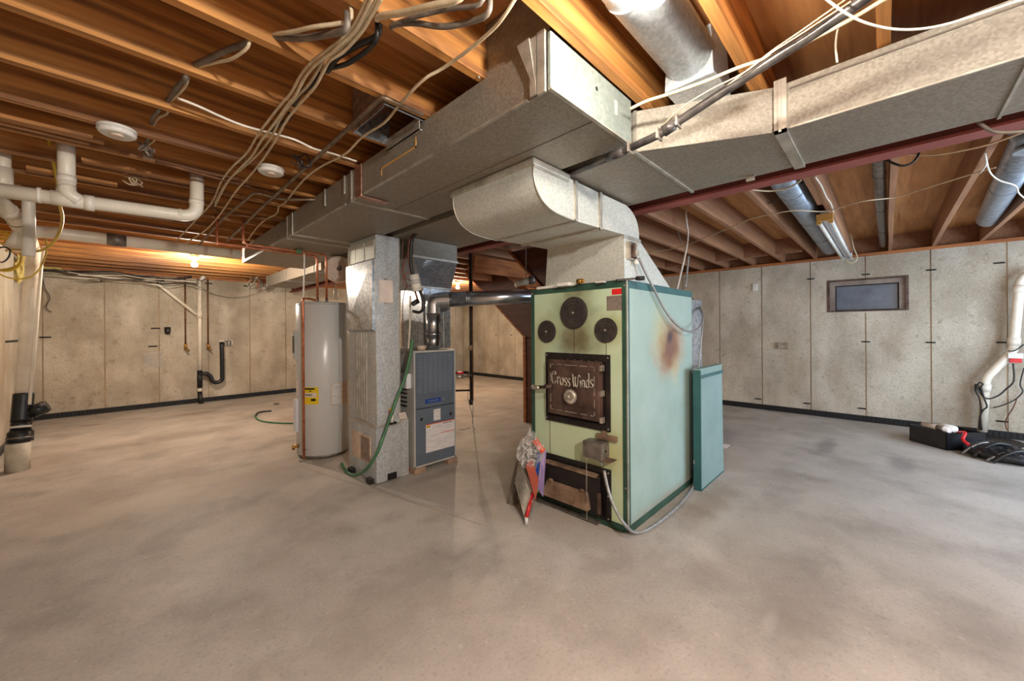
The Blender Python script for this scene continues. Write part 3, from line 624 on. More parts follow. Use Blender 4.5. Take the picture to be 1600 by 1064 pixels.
# soot stains (own shapes on the enamel) in object coordinates of the panels
for cy_, cz_, ry, rz, c, a in [(D3[0][0],D3[0][1],.20,.2,(92,86,40),.8),(D3[0][0]-.02,(DU[3]+D3[0][1])/2-.06,.22,.13,(84,66,34),.9),(D3[2][0],D3[2][1],.13,.13,(134,124,70),.6),(D3[1][0],D3[1][1],.13,.13,(134,124,70),.55),(D3[0][0]-.06,GZ-.02,.16,.07,(92,84,46),.6),(DU[0]-.02,(DU[0]),.1,.1,(150,140,80),.4),(GY1-.06,1.15,.07,.3,(150,130,70),.45),(GY0+.1,.5,.15,.2,(170,150,60),.45)]:
    spot(GREEN, c, (0,cy_-1.63,cz_), (2,ry*1.45,rz*1.45), a)
sx, sz = [3.029,1.216]
for dx, dz, rx, rz, c, a in [(0,-.02,.40,.30,(176,120,62),.9),(-.01,-.02,.30,.24,(110,72,58),.95),(.0,.07,.09,.08,(50,36,44),.9),(-.2,.12,.2,.3,(176,170,110),.4),(.1,-.2,.14,.2,(200,190,140),.3)]:
    spot(GREENS, c, (sx+dx-2.9,0,sz+dz), (rx,3,rz), a)
spot(GREENS, (150,100,60), (.1,0,0), (1.2,3,.14), .5); spot(GREENS, (120,84,50), (.55,0,.2), (.2,3,.4), .35)

# small things left on the furnace top
tp = GZ
PT = [[2.312,1.886,1.68],[2.282,1.687,1.68],[2.269,1.544,1.68],[2.277,1.394,1.68],[2.32,1.265,1.68]]
o = tag(obj('plastic_cover', B(((PT[0][0]+.0,PT[0][1]-.1,tp),(PT[0][0]+.1,PT[0][1]+.1,tp+.022)), bev=.008), WHITE), 'flat white plastic cover lying on the left of furnace top', 'cover')
o = tag(obj('plastic_cover', B(((PT[1][0]-.02,PT[1][1]-.05,tp),(PT[1][0]+.07,PT[1][1]+.06,tp+.026)), bev=.008), WHITE), 'white plastic cover on furnace top next to the brass fitting', 'cover')
bf = thing('brass_fitting', 'small brass fitting standing on the furnace top edge', 'fitting', (PT[2][0],PT[2][1],tp))
obj('fitting_body', cyl(bm_new(), (PT[2][0],PT[2][1]+.02,tp+.02), (PT[2][0],PT[2][1]-.02,tp+.022), .02, 6), BRASS, bf)
obj('fitting_nut', cyl(bm_new(), (PT[2][0],PT[2][1]-.02,tp+.022), (PT[2][0],PT[2][1]-.035,tp+.022), .014, 6), BRASS, bf)
tag(obj('paper_scrap', B(((PT[3][0],PT[3][1]-.03,tp),(PT[3][0]+.04,PT[3][1]+.03,tp+.008))), PAPER), 'tiny white paper scrap on furnace top', 'paper')
wr_ = thing('adjustable_wrench', 'black wrench lying across furnace top front corner', 'tool', (PT[4][0],PT[4][1],tp))
obj('wrench_handle', hull8(bm_new(), [(PT[4][0]-.03,PT[4][1]-.0,tp),(PT[4][0]-.03,PT[4][1]+.012,tp),(PT[4][0]-.03,PT[4][1]+.012,tp+.012),(PT[4][0]-.03,PT[4][1],tp+.012)], [(PT[4][0]+.04,PT[4][1]-.10,tp+.006),(PT[4][0]+.04,PT[4][1]-.08,tp+.006),(PT[4][0]+.04,PT[4][1]-.08,tp+.02),(PT[4][0]+.04,PT[4][1]-.10,tp+.02)]), BLACKI, wr_)
obj('wrench_head', cyl(bm_new(), (PT[4][0]+.05,PT[4][1]-.12,tp+.001), (PT[4][0]+.05,PT[4][1]-.12,tp+.024), .03, 8), BLACKI, wr_)

# blower cabinet and the teal panel behind
bl = thing('blower_duct', 'galvanized duct and open dark blower frame behind the green furnace', 'duct', (3.75,1.6,0))
obj('duct_drop', B(((3.62,1.3,.98),(4.0,1.9,1.62))), GALVB, bl)
obj('duct_flange', B(((3.52,1.2,.955),(4.02,1.95,.98))), GALVW, bl)
obj('blower_frame', B(((3.54,1.25,0),(3.57,1.9,.95)),((3.97,1.25,0),(4.0,1.9,.95)),((3.57,1.25,0),(3.97,1.28,.05)),((3.57,1.88,0),(3.97,1.9,.95))), DARKH, bl)
obj('blower_housing', cyl(bm_new(), (3.77,1.5,.45), (3.77,1.85,.45), .19, 28), BLACKI, bl)
pn = thing('side_panel_cover', 'detached teal side panel standing on edge right of green furnace', 'panel', (3.66,1.12,0))
obj('panel_sheet', hull8(bm_new(), [(3.37,1.105,.012),(3.97,1.105,.012),(3.97,1.125,.012),(3.37,1.125,.012)], [(3.37,1.115,1.0),(3.97,1.115,1.0),(3.97,1.135,1.0),(3.37,1.135,1.0)]), TEAL, pn)
obj('panel_rim', B(((3.358,1.104,.0),(3.372,1.165,1.0))), TEALD, pn)
obj('panel_rim', B(((3.36,1.104,0),(3.98,1.14,.014))), TEALD, pn)
obj('panel_stripe', B(((3.372,1.103,.93),(3.97,1.108,.955))), TEALD, pn)
obj('panel_hem', B(((3.36,1.11,1.0),(3.975,1.16,1.012))), TEAL, pn)
tag(obj('paper_scrap', B(((4.75,1.30,0),(4.92,1.36,.004))), PAPER), 'white scrap of paper on the floor behind the teal panel', 'paper')

# ---------------- gas furnace ----------------
fx0, fx1, fy0, fy1, fz0, fz1 = 1.93, 2.41, 3.17, 3.90, .05, 1.15
gf = thing('gas_furnace', 'slim blue grey gas furnace with louvered upper door and white warning sheet', 'furnace', (2.17,3.5,fz0))
obj('cabinet', B(((fx0,fy0+.02,fz0),(fx1,fy1,fz1)), bev=.004), GREYL, gf)
zm = .60
up = obj('upper_door', B(((fx0+.012,fy0,zm+.006),(fx1-.012,fy0+.03,fz1-.015)), bev=.005), BLUEG, gf)
bm = bm_new()
for i in range(20):
    for j in range(7):
        z = zm+.15+i*.0185; x = fx0+.04+j*.058
        if z > fz1-.04: continue
        v = [bm.verts.new(p) for p in ((x,fy0-.0005,z),(x+.05,fy0-.0005,z),(x+.05,fy0-.0005,z+.009),(x,fy0-.0005,z+.009),(x+.002,fy0-.006,z+.001),(x+.048,fy0-.006,z+.001))]
        bm.faces.new((v[0],v[1],v[5],v[4])); bm.faces.new((v[4],v[5],v[2],v[3])); bm.faces.new((v[0],v[4],v[3])); bm.faces.new((v[1],v[2],v[5]))
lo = obj('louvers', bm, BLUEGL, up); lo['kind'] = 'stuff'
bd = obj('door_badge', B(((fx0+.12,fy0-.003,zm+.045),(fx0+.30,fy0,zm+.085)), bev=.001), BLUE, up, label='blue badge strip')
bm = bm_new()
for k in range(7): box(bm, (fx0+.15+k*.018,fy0-.0042,zm+.058), (fx0+.162+k*.018,fy0-.003,zm+.072))
obj('badge_mark', bm, BLUEGL, bd)
bm = bm_new()
for k in range(3): box(bm, (fx0+.30,fy0-.002,zm+.05+k*.012), (fx0+.36,fy0,zm+.055+k*.012))
obj('badge_mark', bm, BLUEGL, up)
ld = obj('lower_door', B(((fx0+.012,fy0,fz0+.02),(fx1-.012,fy0+.03,zm)), bev=.005), BLUEG, gf)
for x in (fx0+.08, fx1-.06): obj('sight_hole', cyl(bm_new(), (x,fy0-.003,zm-.10), (x,fy0+.001,zm-.10), .016, 14), DARKH, ld)
for x in (fx0+.086, fx1-.054): obj('latch', cyl(bm_new(), (x,fy0-.006,zm-.105), (x,fy0-.002,zm-.105), .006, 8), PEWTER, ld)
obj('small_label', B(((fx0+.215,fy0-.0015,zm-.135),(fx0+.295,fy0,zm-.025))), PRINTS, ld, label='small white printed label')
wl_ = obj('warning_sheet', B(((fx0+.125,fy0-.0015,fz0+.12),(fx1-.015,fy0,fz0+.385))), PRINT, ld, label='large white printed warning sheet with orange heading')
obj('sheet_heading', B(((fx0+.125,fy0-.0022,fz0+.385),(fx1-.015,fy0,fz0+.392)),((fx0+.30,fy0-.0022,fz0+.28),(fx1-.02,fy0,fz0+.286))), ORANGE, wl_)
obj('sheet_symbol', B(((fx0+.13,fy0-.0022,fz0+.36),(fx0+.175,fy0,fz0+.38))), YELLOW, wl_)
bm = bm_new()
for x in (fx0+.142, fx0+.163):
    v=[bm.verts.new(p) for p in ((x-.008,fy0-.0028,fz0+.363),(x+.008,fy0-.0028,fz0+.363),(x,fy0-.0028,fz0+.377))]; bm.faces.new(v)
for k in range(7):
    x = fx0+.325+k*.017; box(bm, (x,fy0-.0028,fz0+.368), (x+.009,fy0-.0016,fz0+.378))
obj('sheet_symbol', bm, DARKH, wl_)
obj('door_gap', B(((fx0+.01,fy0+.002,zm),(fx1-.01,fy0+.018,zm+.006))), DARKH, gf)
obj('frame_edge', B(((fx0-.002,fy0-.002,fz0),(fx0+.012,fy0+.03,fz1+.004)),((fx1-.012,fy0-.002,fz0),(fx1+.002,fy0+.03,fz1+.004)),((fx0,fy0-.003,fz1-.013),(fx1,fy0+.03,fz1+.004)),((fx0,fy0-.002,fz0),(fx1,fy0+.03,fz0+.018))), GREYL, gf)
obj('side_louver', B(*[((fx0-.012,fy0+.12,.62+k*.04),(fx0,fy0+.45,.63+k*.04)) for k in range(5)]), BLACKI, gf)
obj('gas_inlet_box', B(((fx0-.05,fy0+.05,.80),(fx0,fy0+.16,.94)), bev=.006), WHITEM, gf)
for i, (x, y) in enumerate(((1.98,3.2),(2.36,3.2),(1.98,3.82),(2.36,3.82))):
    tag(obj('concrete_block', B(((x-.06,y-.05,0),(x+.06,y+.07,.049)), bev=.004), STONE), ['flat tan block under the near left foot of gas furnace','flat tan block under the near right foot of gas furnace','flat tan block under the far left foot of gas furnace','flat tan block under the far right foot of gas furnace'][i], 'block', 'blocks under the gas furnace')
gp = thing('furnace_plenum', 'bluish galvanized plenum flaring wider above the slim gas furnace', 'duct', (2.3,3.6,1.155))
obj('plenum_box', B(((2.215,3.45,1.156),(2.56,3.9,1.80))), GALVB, gp)
obj('taper', hull8(bm_new(), rect(2.19,3.44,2.565,3.95,1.80), rect(1.89,3.1,2.39,3.95,2.03)), GALVU, gp)
obj('plenum_box', B(((1.89,3.1,2.03),(2.39,3.95,2.197))), GALVD, gp)
obj('seam_band', B(((1.88,3.09,2.02),(2.40,3.11,2.04)),((2.385,3.1,2.02),(2.40,3.95,2.04)),((1.88,3.1,2.02),(1.895,3.95,2.04)),((2.18,3.43,1.79),(2.575,3.45,1.81))), EDGE, gp)
for x in (2.30,2.47): obj('crease', B(((x,3.444,1.17),(x+.006,3.451,1.79))), EDGE, gp)
# flue
fl_ = thing('flue_pipe', 'shiny round metal flue pipe bending from gas furnace across behind green furnace', 'pipe', (2.235,3.3,1.155))
E0 = Vector((2.235,3.3,1.62)); E1 = Vector((3.12,2.50,1.70)); d = (E1-E0).normalized()
obj('adapter', cyl(bm_new(), (2.235,3.3,1.153), (2.235,3.3,1.30), .055, 24, .075), SHINY, fl_)
obj('pipe_riser', cyl(bm_new(), (2.235,3.3,1.28), (2.235,3.3,1.53), .073, 28), SHINY, fl_)
bm = bm_new(); c = bent([(2.235,3.3,1.52),tuple(E0+Vector((0,0,.03))),tuple(E0+d*.17+Vector((0,0,.03)))], .14, 4); tube(bm, c, .078, 24)
for f in bm.faces: f.smooth = False
obj('adjustable_elbow', bm, SHINY, fl_)
obj('pipe_run', cyl(bm_new(), tuple(E0+d*.14+Vector((0,0,.03))), tuple(E1), .075, 32), SHINY, fl_)
for p in (.34,.36): obj('pipe_bead', cyl(bm_new(), tuple(E0+d*p+Vector((0,0,.03))), tuple(E0+d*(p+.01)+Vector((0,0,.03))), .078, 32), SHINY, fl_)
for z in (1.31,): obj('crimp_band', cyl(bm_new(), (2.235,3.3,z-.01), (2.235,3.3,z+.01), .079, 28), SHINY, fl_)
obj('pipe_clamp', B(((2.228,3.215,1.2),(2.242,3.24,1.5))), DARKH, fl_)
tag(obj('clay_cup', cyl(bm_new(), (2.08,3.28,1.155), (2.08,3.28,1.2), .045, 6, .055), CREAM, None, (2.08,3.28,1.155)), 'small beige cardboard cup on top of the gas furnace', 'cup')

# ---------------- return drop, filter rack ----------------
rx0, rx1, ry0, ry1 = 1.575, 1.80, 3.2, 3.76
rd = thing('return_duct', 'tall speckled galvanized return duct standing between water heater and gas furnace', 'duct', (1.68,3.45,0))
obj('duct_base', B(((rx0-.008,ry0-.006,.012),(rx1+.004,ry1+.006,.50))), GALV, rd)
obj('duct_column', B(((rx0,ry0,.50),(rx1,ry1,2.0))), GALV, rd)
obj('duct_neck', B(((rx0+.006,ry0+.004,2.0),(rx1-.004,ry1-.01,2.197))), GALV, rd)
nb = bm_new(); X0 = rx0-.03
# cross-broken panel: four shallow triangles meeting in a raised centre
cv = [nb.verts.new(p) for p in ((X0,ry0+.004,1.36),(X0,ry1-.004,1.36),(X0,ry1-.004,1.97),(X0,ry0+.004,1.97),(X0-.014,(ry0+ry1)/2,1.66))]
bk = [nb.verts.new(p) for p in ((rx0,ry0+.004,1.34),(rx0,ry1-.004,1.34),(rx0,ry1-.004,1.98),(rx0,ry0+.004,1.98))]
for i in range(4):
    nb.faces.new((cv[i],cv[(i+1)%4],cv[4])); nb.faces.new((bk[i],bk[(i+1)%4],cv[(i+1)%4],cv[i]))
nb.faces.new(bk)
obj('cross_broken_panel', nb, GALVB, rd, label='brighter cross-creased panel')
bm = bm_new()
for k in range(3): box(bm, (rx0-.012-.004*(k%2),ry0+.01+k*.185,1.985), (rx0,ry0+.18+k*.185,2.15))
obj('fold_tabs', bm, GALVW, rd)
bm = bm_new()
for k in range(5): box(bm, (rx0-.008,ry0+.18+k*.05,.53), (rx0,ry0+.19+k*.05,1.33))
obj('panel_ridge', bm, EDGE, rd)
obj('seam_band', B(((rx0-.014,ry0-.012,.495),(rx1+.006,ry1+.01,.515))), EDGE, rd)
obj('corner_edge', B(((rx0-.004,ry0-.003,.5),(rx0+.004,ry0+.004,2.19)),((rx1-.004,ry0-.004,.5),(rx1+.004,ry0+.004,2.19))), EDGE, rd)
ap = obj('access_grille', B(((rx0-.014,3.30,.16),(rx0-.006,3.68,.40)), bev=.002), CREAM, rd, label='beige paper covered access grille')
bm = bm_new()
for k in range(14): box(bm, (rx0-.016,3.31+k*.013,.175), (rx0-.013,3.317+k*.013,.385))
obj('grille_rib', bm, PLATE, ap)
tag(obj('white_envelope', B(((1.603,ry0-.006,1.60),(1.735,ry0,1.80)), bev=.001), PAPER), 'pinkish white envelope taped to the return duct front', 'paper')
obj('duct_clip', B(((1.65,ry0-.004,1.80),(1.69,ry0,1.815)),((1.65,ry0-.004,1.585),(1.69,ry0,1.6))), PEWTER, rd)
obj('foot_notch', B(((1.67,ry0-.008,.012),(1.76,ry0-.004,.07))), DARKH, rd)
obj('duct_foot', B(((1.6,3.22,0),(1.78,3.74,.012))), DARKH, rd)
for i, y in enumerate((3.28,3.66)): obj('foot_bracket', B(((rx0-.05,y-.04,0),(rx0-.006,y+.04,.045)), bev=.004), CABK, rd)
fr_ = thing('filter_rack', 'short narrow galvanized filter slot between the return duct and gas furnace', 'duct', (1.86,3.5,0))
obj('rack_box', B(((rx1+.01,3.22,.0),(rx1+.10,3.85,.52)), bev=.004), GALVW, fr_)
obj('rack_door', B(((rx1+.02,3.212,.02),(rx1+.09,3.22,.50)), bev=.002), GALV, fr_)
cn = thing('spray_can', 'small can with orange and white bands beside green hose on return duct', 'can', (1.70,ry0-.03,.53))
for i, (z0, z1, m_, r_) in enumerate(((.53,.60,WHITE,.018),(.60,.615,BLACKI,.018),(.615,.64,ORANGE,.019),(.64,.655,YELLOW,.017))): obj('can_band', cyl(bm_new(), (1.70,ry0-.03,z0), (1.70,ry0-.03,z1), r_, 14), m_, cn)
obj('can_shelf', B(((1.67,ry0-.05,.515),(1.74,ry0-.012,.53))), DARKH, cn)
tag(obj('folded_paper', hull8(bm_new(), [(1.80,3.2,.53),(1.87,3.19,.53),(1.87,3.195,.53),(1.80,3.205,.53)], [(1.76,3.17,.60),(1.84,3.17,.60),(1.84,3.175,.60),(1.76,3.175,.60)]), PAPER), 'folded blue edged leaflet tucked beside the return duct', 'paper')
cable('green garden hose hanging down across the return duct to the floor', [(1.878,3.1,1.269),(1.862,3.12,1.122),(1.814,3.13,0.921),(1.743,3.13,0.768),(1.68,3.13,0.623),(1.594,3.13,0.415),(1.52,3.111,0.288),(1.5,3.276,0.126),(1.5,3.514,0.025),(1.5,3.685,0.024),(1.5,3.774,0.069)], .014, GHOSE, 'garden_hose', 'hose')
cable('green hose lying on the floor left of water heater', [(1.505,7.153,0.012),(1.47,6.87,0.012),(1.513,6.584,0.012),(1.653,6.317,0.012),(1.795,6.164,0.012)], .012, GHOSE, 'garden_hose', 'hose')
cable('short dark hose end lying on the floor near water heater', [(1.505,7.153,0.012),(1.593,7.402,0.012),(1.685,7.447,0.012),(1.788,7.41,0.012)], .015, CABK, 'garden_hose', 'hose')
ss = thing('hose_nozzle', 'grey scrap fitting lying on the floor against the back drain board', 'fitting', (2.035,8.049,0.0))
q = ss.location; obj('fitting_body', B(((q.x-.05,q.y-.03,0),(q.x+.03,q.y+.03,.03)), bev=.006), STEELG, ss)

# ---------------- water heater ----------------
hx, hy, hr, hz = 1.60, 4.51, .27, 1.66
wh = thing('water_heater', 'tall light grey electric water heater with yellow energy label and copper pipes', 'water heater', (hx,hy,0))
obj('tank', tube(bm_new(), [(hx,hy,.03),(hx,hy,.04),(hx,hy,hz-.02),(hx,hy,hz)], hr, 48, radii=[hr-.012,hr,hr,hr-.02]), HEATER, wh)
obj('base_ring', cyl(bm_new(), (hx,hy,0), (hx,hy,.035), hr-.015, 40), STEELG, wh)
obj('top_rim', cyl(bm_new(), (hx,hy,hz-.03), (hx,hy,hz-.022), hr+.004, 48), GREYL, wh)
def on_tank(name, a0, a1, z0, z1, m, par, off=.0015, th=.0, label=None, n=10):
    bm = bm_new(); rs = []
    for i in range(n+1):
        a = math.radians(a0+(a1-a0)*i/n); ca, sa = math.cos(a), math.sin(a)
        rs.append([bm.verts.new((hx+(hr+o)*ca,hy+(hr+o)*sa,z)) for o, z in ((0,z0),(off,z0),(off,z1),(0,z1))])
    for a, b in zip(rs, rs[1:]):
        for k in range(4): bm.faces.new((a[k],a[(k+1)%4],b[(k+1)%4],b[k]))
    bm.faces.new(rs[0][::-1]); bm.faces.new(rs[-1])
    return obj(name, bm, m, par, label=label)
yl = on_tank('energy_label', -156, -120, .58, .76, YELLOW, wh, label='yellow energy guide label')
on_tank('label_panel', -155, -124, .655, .70, PAPER, yl, .0028)
on_tank('label_text', -152, -128, .735, .75, DARKH, yl, .0028)
on_tank('label_text', -149, -133, .675, .684, DARKH, yl, .0036)
on_tank('label_text', -140, -135, .715, .725, DARKH, yl, .0028)
on_tank('label_text', -136, -126, .615, .64, DARKH, yl, .0028)
on_tank('manual_pouch', -95, -50, .55, .79, CREAM, wh, .004, label='taped pouch with folded manual')
on_tank('manual_sheet', -93, -72, .56, .785, PRINTS, wh, .007)
on_tank('control_cover', 166, 184, 1.05, 1.36, GREYL, wh, .03, label='raised control cover')
on_tank('control_slot', 170, 182, 1.12, 1.30, CABK, wh, .034)
on_tank('lower_cover', 170, 186, .28, .62, WHITEM, wh, .03)
on_tank('side_label', 178, 186, .66, .82, PAPER, wh, .003)
on_tank('tank_seam', -76, -75.4, .04, hz-.03, GREYL, wh, .003)
on_tank('maker_mark', -152, -146, .10, .108, CABG, wh, .002)
bm = bm_new(); dv = Vector((hx+hr*math.cos(math.radians(186)),hy+hr*math.sin(math.radians(186)),.13)); tube(bm, [dv+Vector((.01,0,0)),dv+Vector((-.05,0,0))], .018, 10); tube(bm, [dv+Vector((-.05,0,.015)),dv+Vector((-.05,0,-.03))], .014, 10)
obj('drain_valve', bm, BRASS, wh)
for i, a in enumerate(((1.50,4.40),(1.57,4.33))): obj('inlet_nipple', cyl(bm_new(), (a[0]+.02,a[1]+.05,hz-.005), (a[0]+.02,a[1]+.05,hz+.04), .018, 12), STEELG, wh)
# copper lines
def pipe(label, pts, r, m, el=.05, name='copper_pipe', cat='pipe', group=None):
    bm = bm_new(); tube(bm, bent(pts, el, 5), r, 10); return tag(obj(name, bm, m, None, pts[0]), label, cat, group)
pipe('copper supply pipe bending down into water heater, right of the pair', [(1.59,4.38,hz+.03),(1.59,4.38,2.18),(.93,4.36,2.18),(.83,4.36,2.18),(.83,4.36,2.43)], .012, COPPER)
pipe('copper supply pipe bending down into water heater, left of the pair', [(1.52,4.45,hz+.03),(1.52,4.45,2.165),(.66,4.42,2.165),(.64,4.42,2.165),(.64,4.42,2.43)], .012, COPPER)
pipe('copper relief pipe hugging the water heater front down to the floor', [(1.50,4.42,hz+.02),(1.42,4.40,hz+.035),(1.335,4.325,hz+.03),(1.335,4.325,.03)], .0125, COPPER, .04)
cable('thin white tube from the copper pipes down to the water heater', [(1.348,4.4,2.234),(1.372,4.4,2.176),(1.378,4.4,2.076),(1.37,4.4,1.872),(1.363,4.4,1.682)], .007, WHITE, 'plastic_tube', 'tube')
vb = thing('pipe_valve', 'small brass valve with green handle on the copper pipes', 'valve', (1.30,4.37,2.18))
obj('valve_body', cyl(bm_new(), (1.27,4.37,2.18), (1.34,4.37,2.18), .022, 10), BRASS, vb)
obj('valve_handle', B(((1.28,4.33,2.15),(1.33,4.345,2.19)), bev=.003), GHOSE, vb)
cp = thing('duct_stub', 'round cream end cap sticking out beside the return duct', 'duct', (1.80,4.45,2.10))
obj('cap_body', cyl(bm_new(), (1.80,4.6,2.055), (1.74,4.42,2.05), .14, 32), CREAM, cp)
obj('cap_knob', cyl(bm_new(), (1.75,4.42,2.05), (1.70,4.30,2.05), .02, 12), CAST, cp)
bt = thing('hanging_bottle', 'small clear bottle hanging above the water heater', 'bottle', (1.93,5.0,1.772))
q = bt.location
obj('bottle_body', tube(bm_new(), [(q.x,q.y,q.z-.03),(q.x,q.y,q.z+.08),(q.x,q.y,q.z+.12),(q.x,q.y,q.z+.15)], .03, 12, radii=[.03,.03,.012,.012]), DUSTB, bt)
obj('bottle_cord', cyl(bm_new(), (q.x,q.y,q.z+.15), (q.x,q.y,2.19), .002, 5), CABW, bt)

# ---------------- gas pipe with red valve ----------------
bp = thing('gas_pipe', 'dark iron gas pipe dropping from joists with drip leg near gas furnace', 'pipe', (2.74,3.32,2.3))
bz = 0.537; vz = 0.841
obj('pipe_riser', cyl(bm_new(), (2.74,3.32,bz), (2.74,3.32,2.43), .014, 12), BLACKI, bp)
for z in (vz, bz+.01, 1.15): obj('pipe_fitting', cyl(bm_new(), (2.74,3.32,z-.03), (2.74,3.32,z+.03), .022, 10), RUSTY if z>1 else BLACKI, bp)
obj('pipe_branch', cyl(bm_new(), (2.42,3.34,vz), (2.74,3.32,vz), .014, 10), PEWTER, bp)
obj('pipe_branch', cyl(bm_new(), (2.42,3.30,vz-.13), (2.72,3.30,vz-.16), .010, 10), BLACKI, bp)
bm = bm_new(); cyl(bm, (2.56,3.33,vz), (2.64,3.33,vz), .024, 8); obj('valve_body', bm, PEWTER, bp)
obj('valve_handle', B(((2.555,3.31,vz+.03),(2.635,3.345,vz+.055)), bev=.008), RED, bp, label='red lever handle')
pb = thing('copper_line', 'thin copper tube running down beside the dark gas pipe', 'pipe', (2.775,3.33,1.3)); obj('tube_body', cyl(bm_new(), (2.775,3.33,bz+.02), (2.775,3.33,2.43), .008, 8), BROWNPIPE, pb)
cable('thin wire dangling from the gas pipe to the floor', [(2.698,3.3,0.753),(2.679,3.3,0.615),(2.715,3.28,0.436),(3.53,4.237,0.01),(3.343,4.095,0.006),(3.206,4.144,0.006)], .003, CABG)
cable('second thin wire curling on the floor below the gas pipe', [(2.751,3.3,0.52),(2.733,3.28,0.397),(3.572,4.302,0.01),(3.369,4.017,0.006),(3.365,3.972,0.006)], .003, CABG)

# ---------------- control cables and white transformer beside the plenum ----------------
def PY(*a): return a
cable('thick black cable bundle hanging in a bow beside the return duct', [(1.824,2.3,2.212),(1.849,2.6,2.233),(1.859,2.9,2.234),(1.824,3.0,2.167),(1.816,3.02,2.01),(1.828,3.02,1.869),(1.879,3.02,1.759),(1.931,3.02,1.647),(1.937,3.02,1.548),(1.897,3.02,1.512),(1.831,3.02,1.521)], .014, CABK, 'cable_bundle')
cable('brown and black cables following the gap between the trunk ducts', [(1.824,2.3,2.226),(1.814,2.55,2.231),(1.84,2.85,2.248),(1.826,2.95,2.226),(1.823,3.04,2.173),(1.808,3.05,2.041),(1.827,3.05,1.901),(1.858,3.05,1.76),(1.903,3.05,1.618)], .009, BROWNC, 'cable_bundle')
cable('thin brown wire beside the return duct edge', [(1.817,3.15,2.261),(1.809,3.15,2.027),(1.814,3.15,1.852),(1.852,3.15,1.768),(1.826,3.15,1.708),(1.805,3.15,1.561),(1.809,3.15,1.211)], .004, BROWNC)
cable('reddish twisted thermostat wires near the return duct', [(1.825,3.1,2.051),(1.805,3.1,1.95),(1.773,3.1,1.889),(1.817,3.1,1.819),(1.889,3.1,1.784),(1.81,3.1,1.743),(1.785,3.1,1.81),(1.837,3.1,1.878)], .003, RUSTR)
cable('pale condensate tube running down beside the gas furnace plenum', [(1.855,3.1,1.665),(1.853,3.1,1.502),(1.846,3.1,1.356),(1.831,3.1,1.183)], .009, PVCD, 'plastic_tube', 'tube')
tf = thing('white_canister', 'white cylindrical device strapped in the hanging black cables', 'device', (1.847,3.0,1.772))
q = tf.location; obj('canister_body', cyl(bm_new(), (q.x-.012,q.y,q.z+.075), (q.x+.02,q.y,q.z-.07), .042, 20), WHITE, tf)
obj('printed_mark', cyl(bm_new(), (q.x-.002,q.y,q.z+.03), (q.x+.006,q.y,q.z-.01), .0428, 20), GREYL, tf)
obj('black_connector', cyl(bm_new(), (q.x+.025,q.y,q.z-.16), (q.x-.03,q.y,q.z-.19), .022, 12), CABK, tf)

# ---------------- staircase behind ----------------
sc_ = thing('staircase', 'open wooden basement staircase rising to the left behind the furnaces', 'staircase', (4.6,3.8,0))
def slope_board(x0, x1, y0, z0, y1, z1, dpt): return prism(bm_new(), [(y0,z0),(y1,z1),(y1,z1+dpt),(y0,z0+dpt)], 'x', x0, x1)
sl_ = (2.40-1.20)/(5.28-3.79)
obj('stringer', slope_board(4.17, 4.21, 3.45, 1.20-.34*sl_, 5.22, 2.36, .035), STAIRW, sc_)
obj('stringer', prism(bm_new(), [(3.0,1.20-.79*sl_+.0),(5.19,2.37),(4.55,2.39),(3.9,1.95),(3.0,1.5)], 'x', 4.175, 4.205), STAIRD, sc_)
obj('stringer', slope_board(5.0, 5.04, 3.45, 1.20-.34*sl_, 5.22, 2.36, .28), STAIRW, sc_)
for k in range(7):
    z = 1.12+.19*k; y = 3.52+.235*k
    obj('tread', B(((4.21,y,z+.13),(5.0,y+.26,z+.165))), STAIRW, sc_)
obj('post', B(((4.12,3.755,0),(4.165,3.80,1.24))), STAIRW, sc_)
obj('side_board', B(((4.14,3.45,0),(4.165,3.754,1.22))), STAIRD, sc_)
obj('landing_beam', B(((4.1,3.5,1.15),(5.1,3.55,1.33))), STAIRD, sc_)
s2 = thing('stair_carriage', 'dark sloping wood carriage board of the upper stairs under the joists', 'board', (3.67,3.2,2.0))
obj('carriage_board', prism(bm_new(), [(3.60,2.39),(3.20,2.02),(2.9,1.72),(2.2,1.72),(2.2,2.39)], 'x', 3.67, 3.71), STAIRD, s2)
obj('carriage_edge', slope_board(3.64, 3.67, 2.9, 1.715, 3.6, 2.37, .035), STAIRW, s2)
for i, y in enumerate((3.9,4.5)): tag(obj('header_board', B(((3.3+.4*i,y,2.12-.0*i),(5.3,y+.04,2.34))), STAIRW), ['wide orange header board crossing under joists above the stairs','second wide header board farther back above the stairs'][i], 'board')
vc = thing('vent_stub', 'dirty pale pipe stub with round cap behind top of green furnace', 'pipe', (2.983,2.7,1.845))
q = vc.location; a_ = Vector(q)-R*.12+Vector((0,0,-.02)); b_ = Vector(q)+R*.09+Vector((0,0,.03))
obj('stub_body', cyl(bm_new(), tuple(a_), tuple(b_), .035, 16), PVCD, vc); obj('stub_cap', cyl(bm_new(), tuple(b_-(b_-a_).normalized()*.06), tuple(b_), .043, 16), STEELG, vc)
obj('stub_hanger', cyl(bm_new(), (q.x,q.y,q.z), (q.x,q.y,2.62), .004, 6), CABG, vc)
tag(obj('cardboard_box', B(((4.22,3.60,1.335),(4.40,3.68,1.46))), CREAM), 'small beige cardboard box on ledge left of green furnace', 'box')

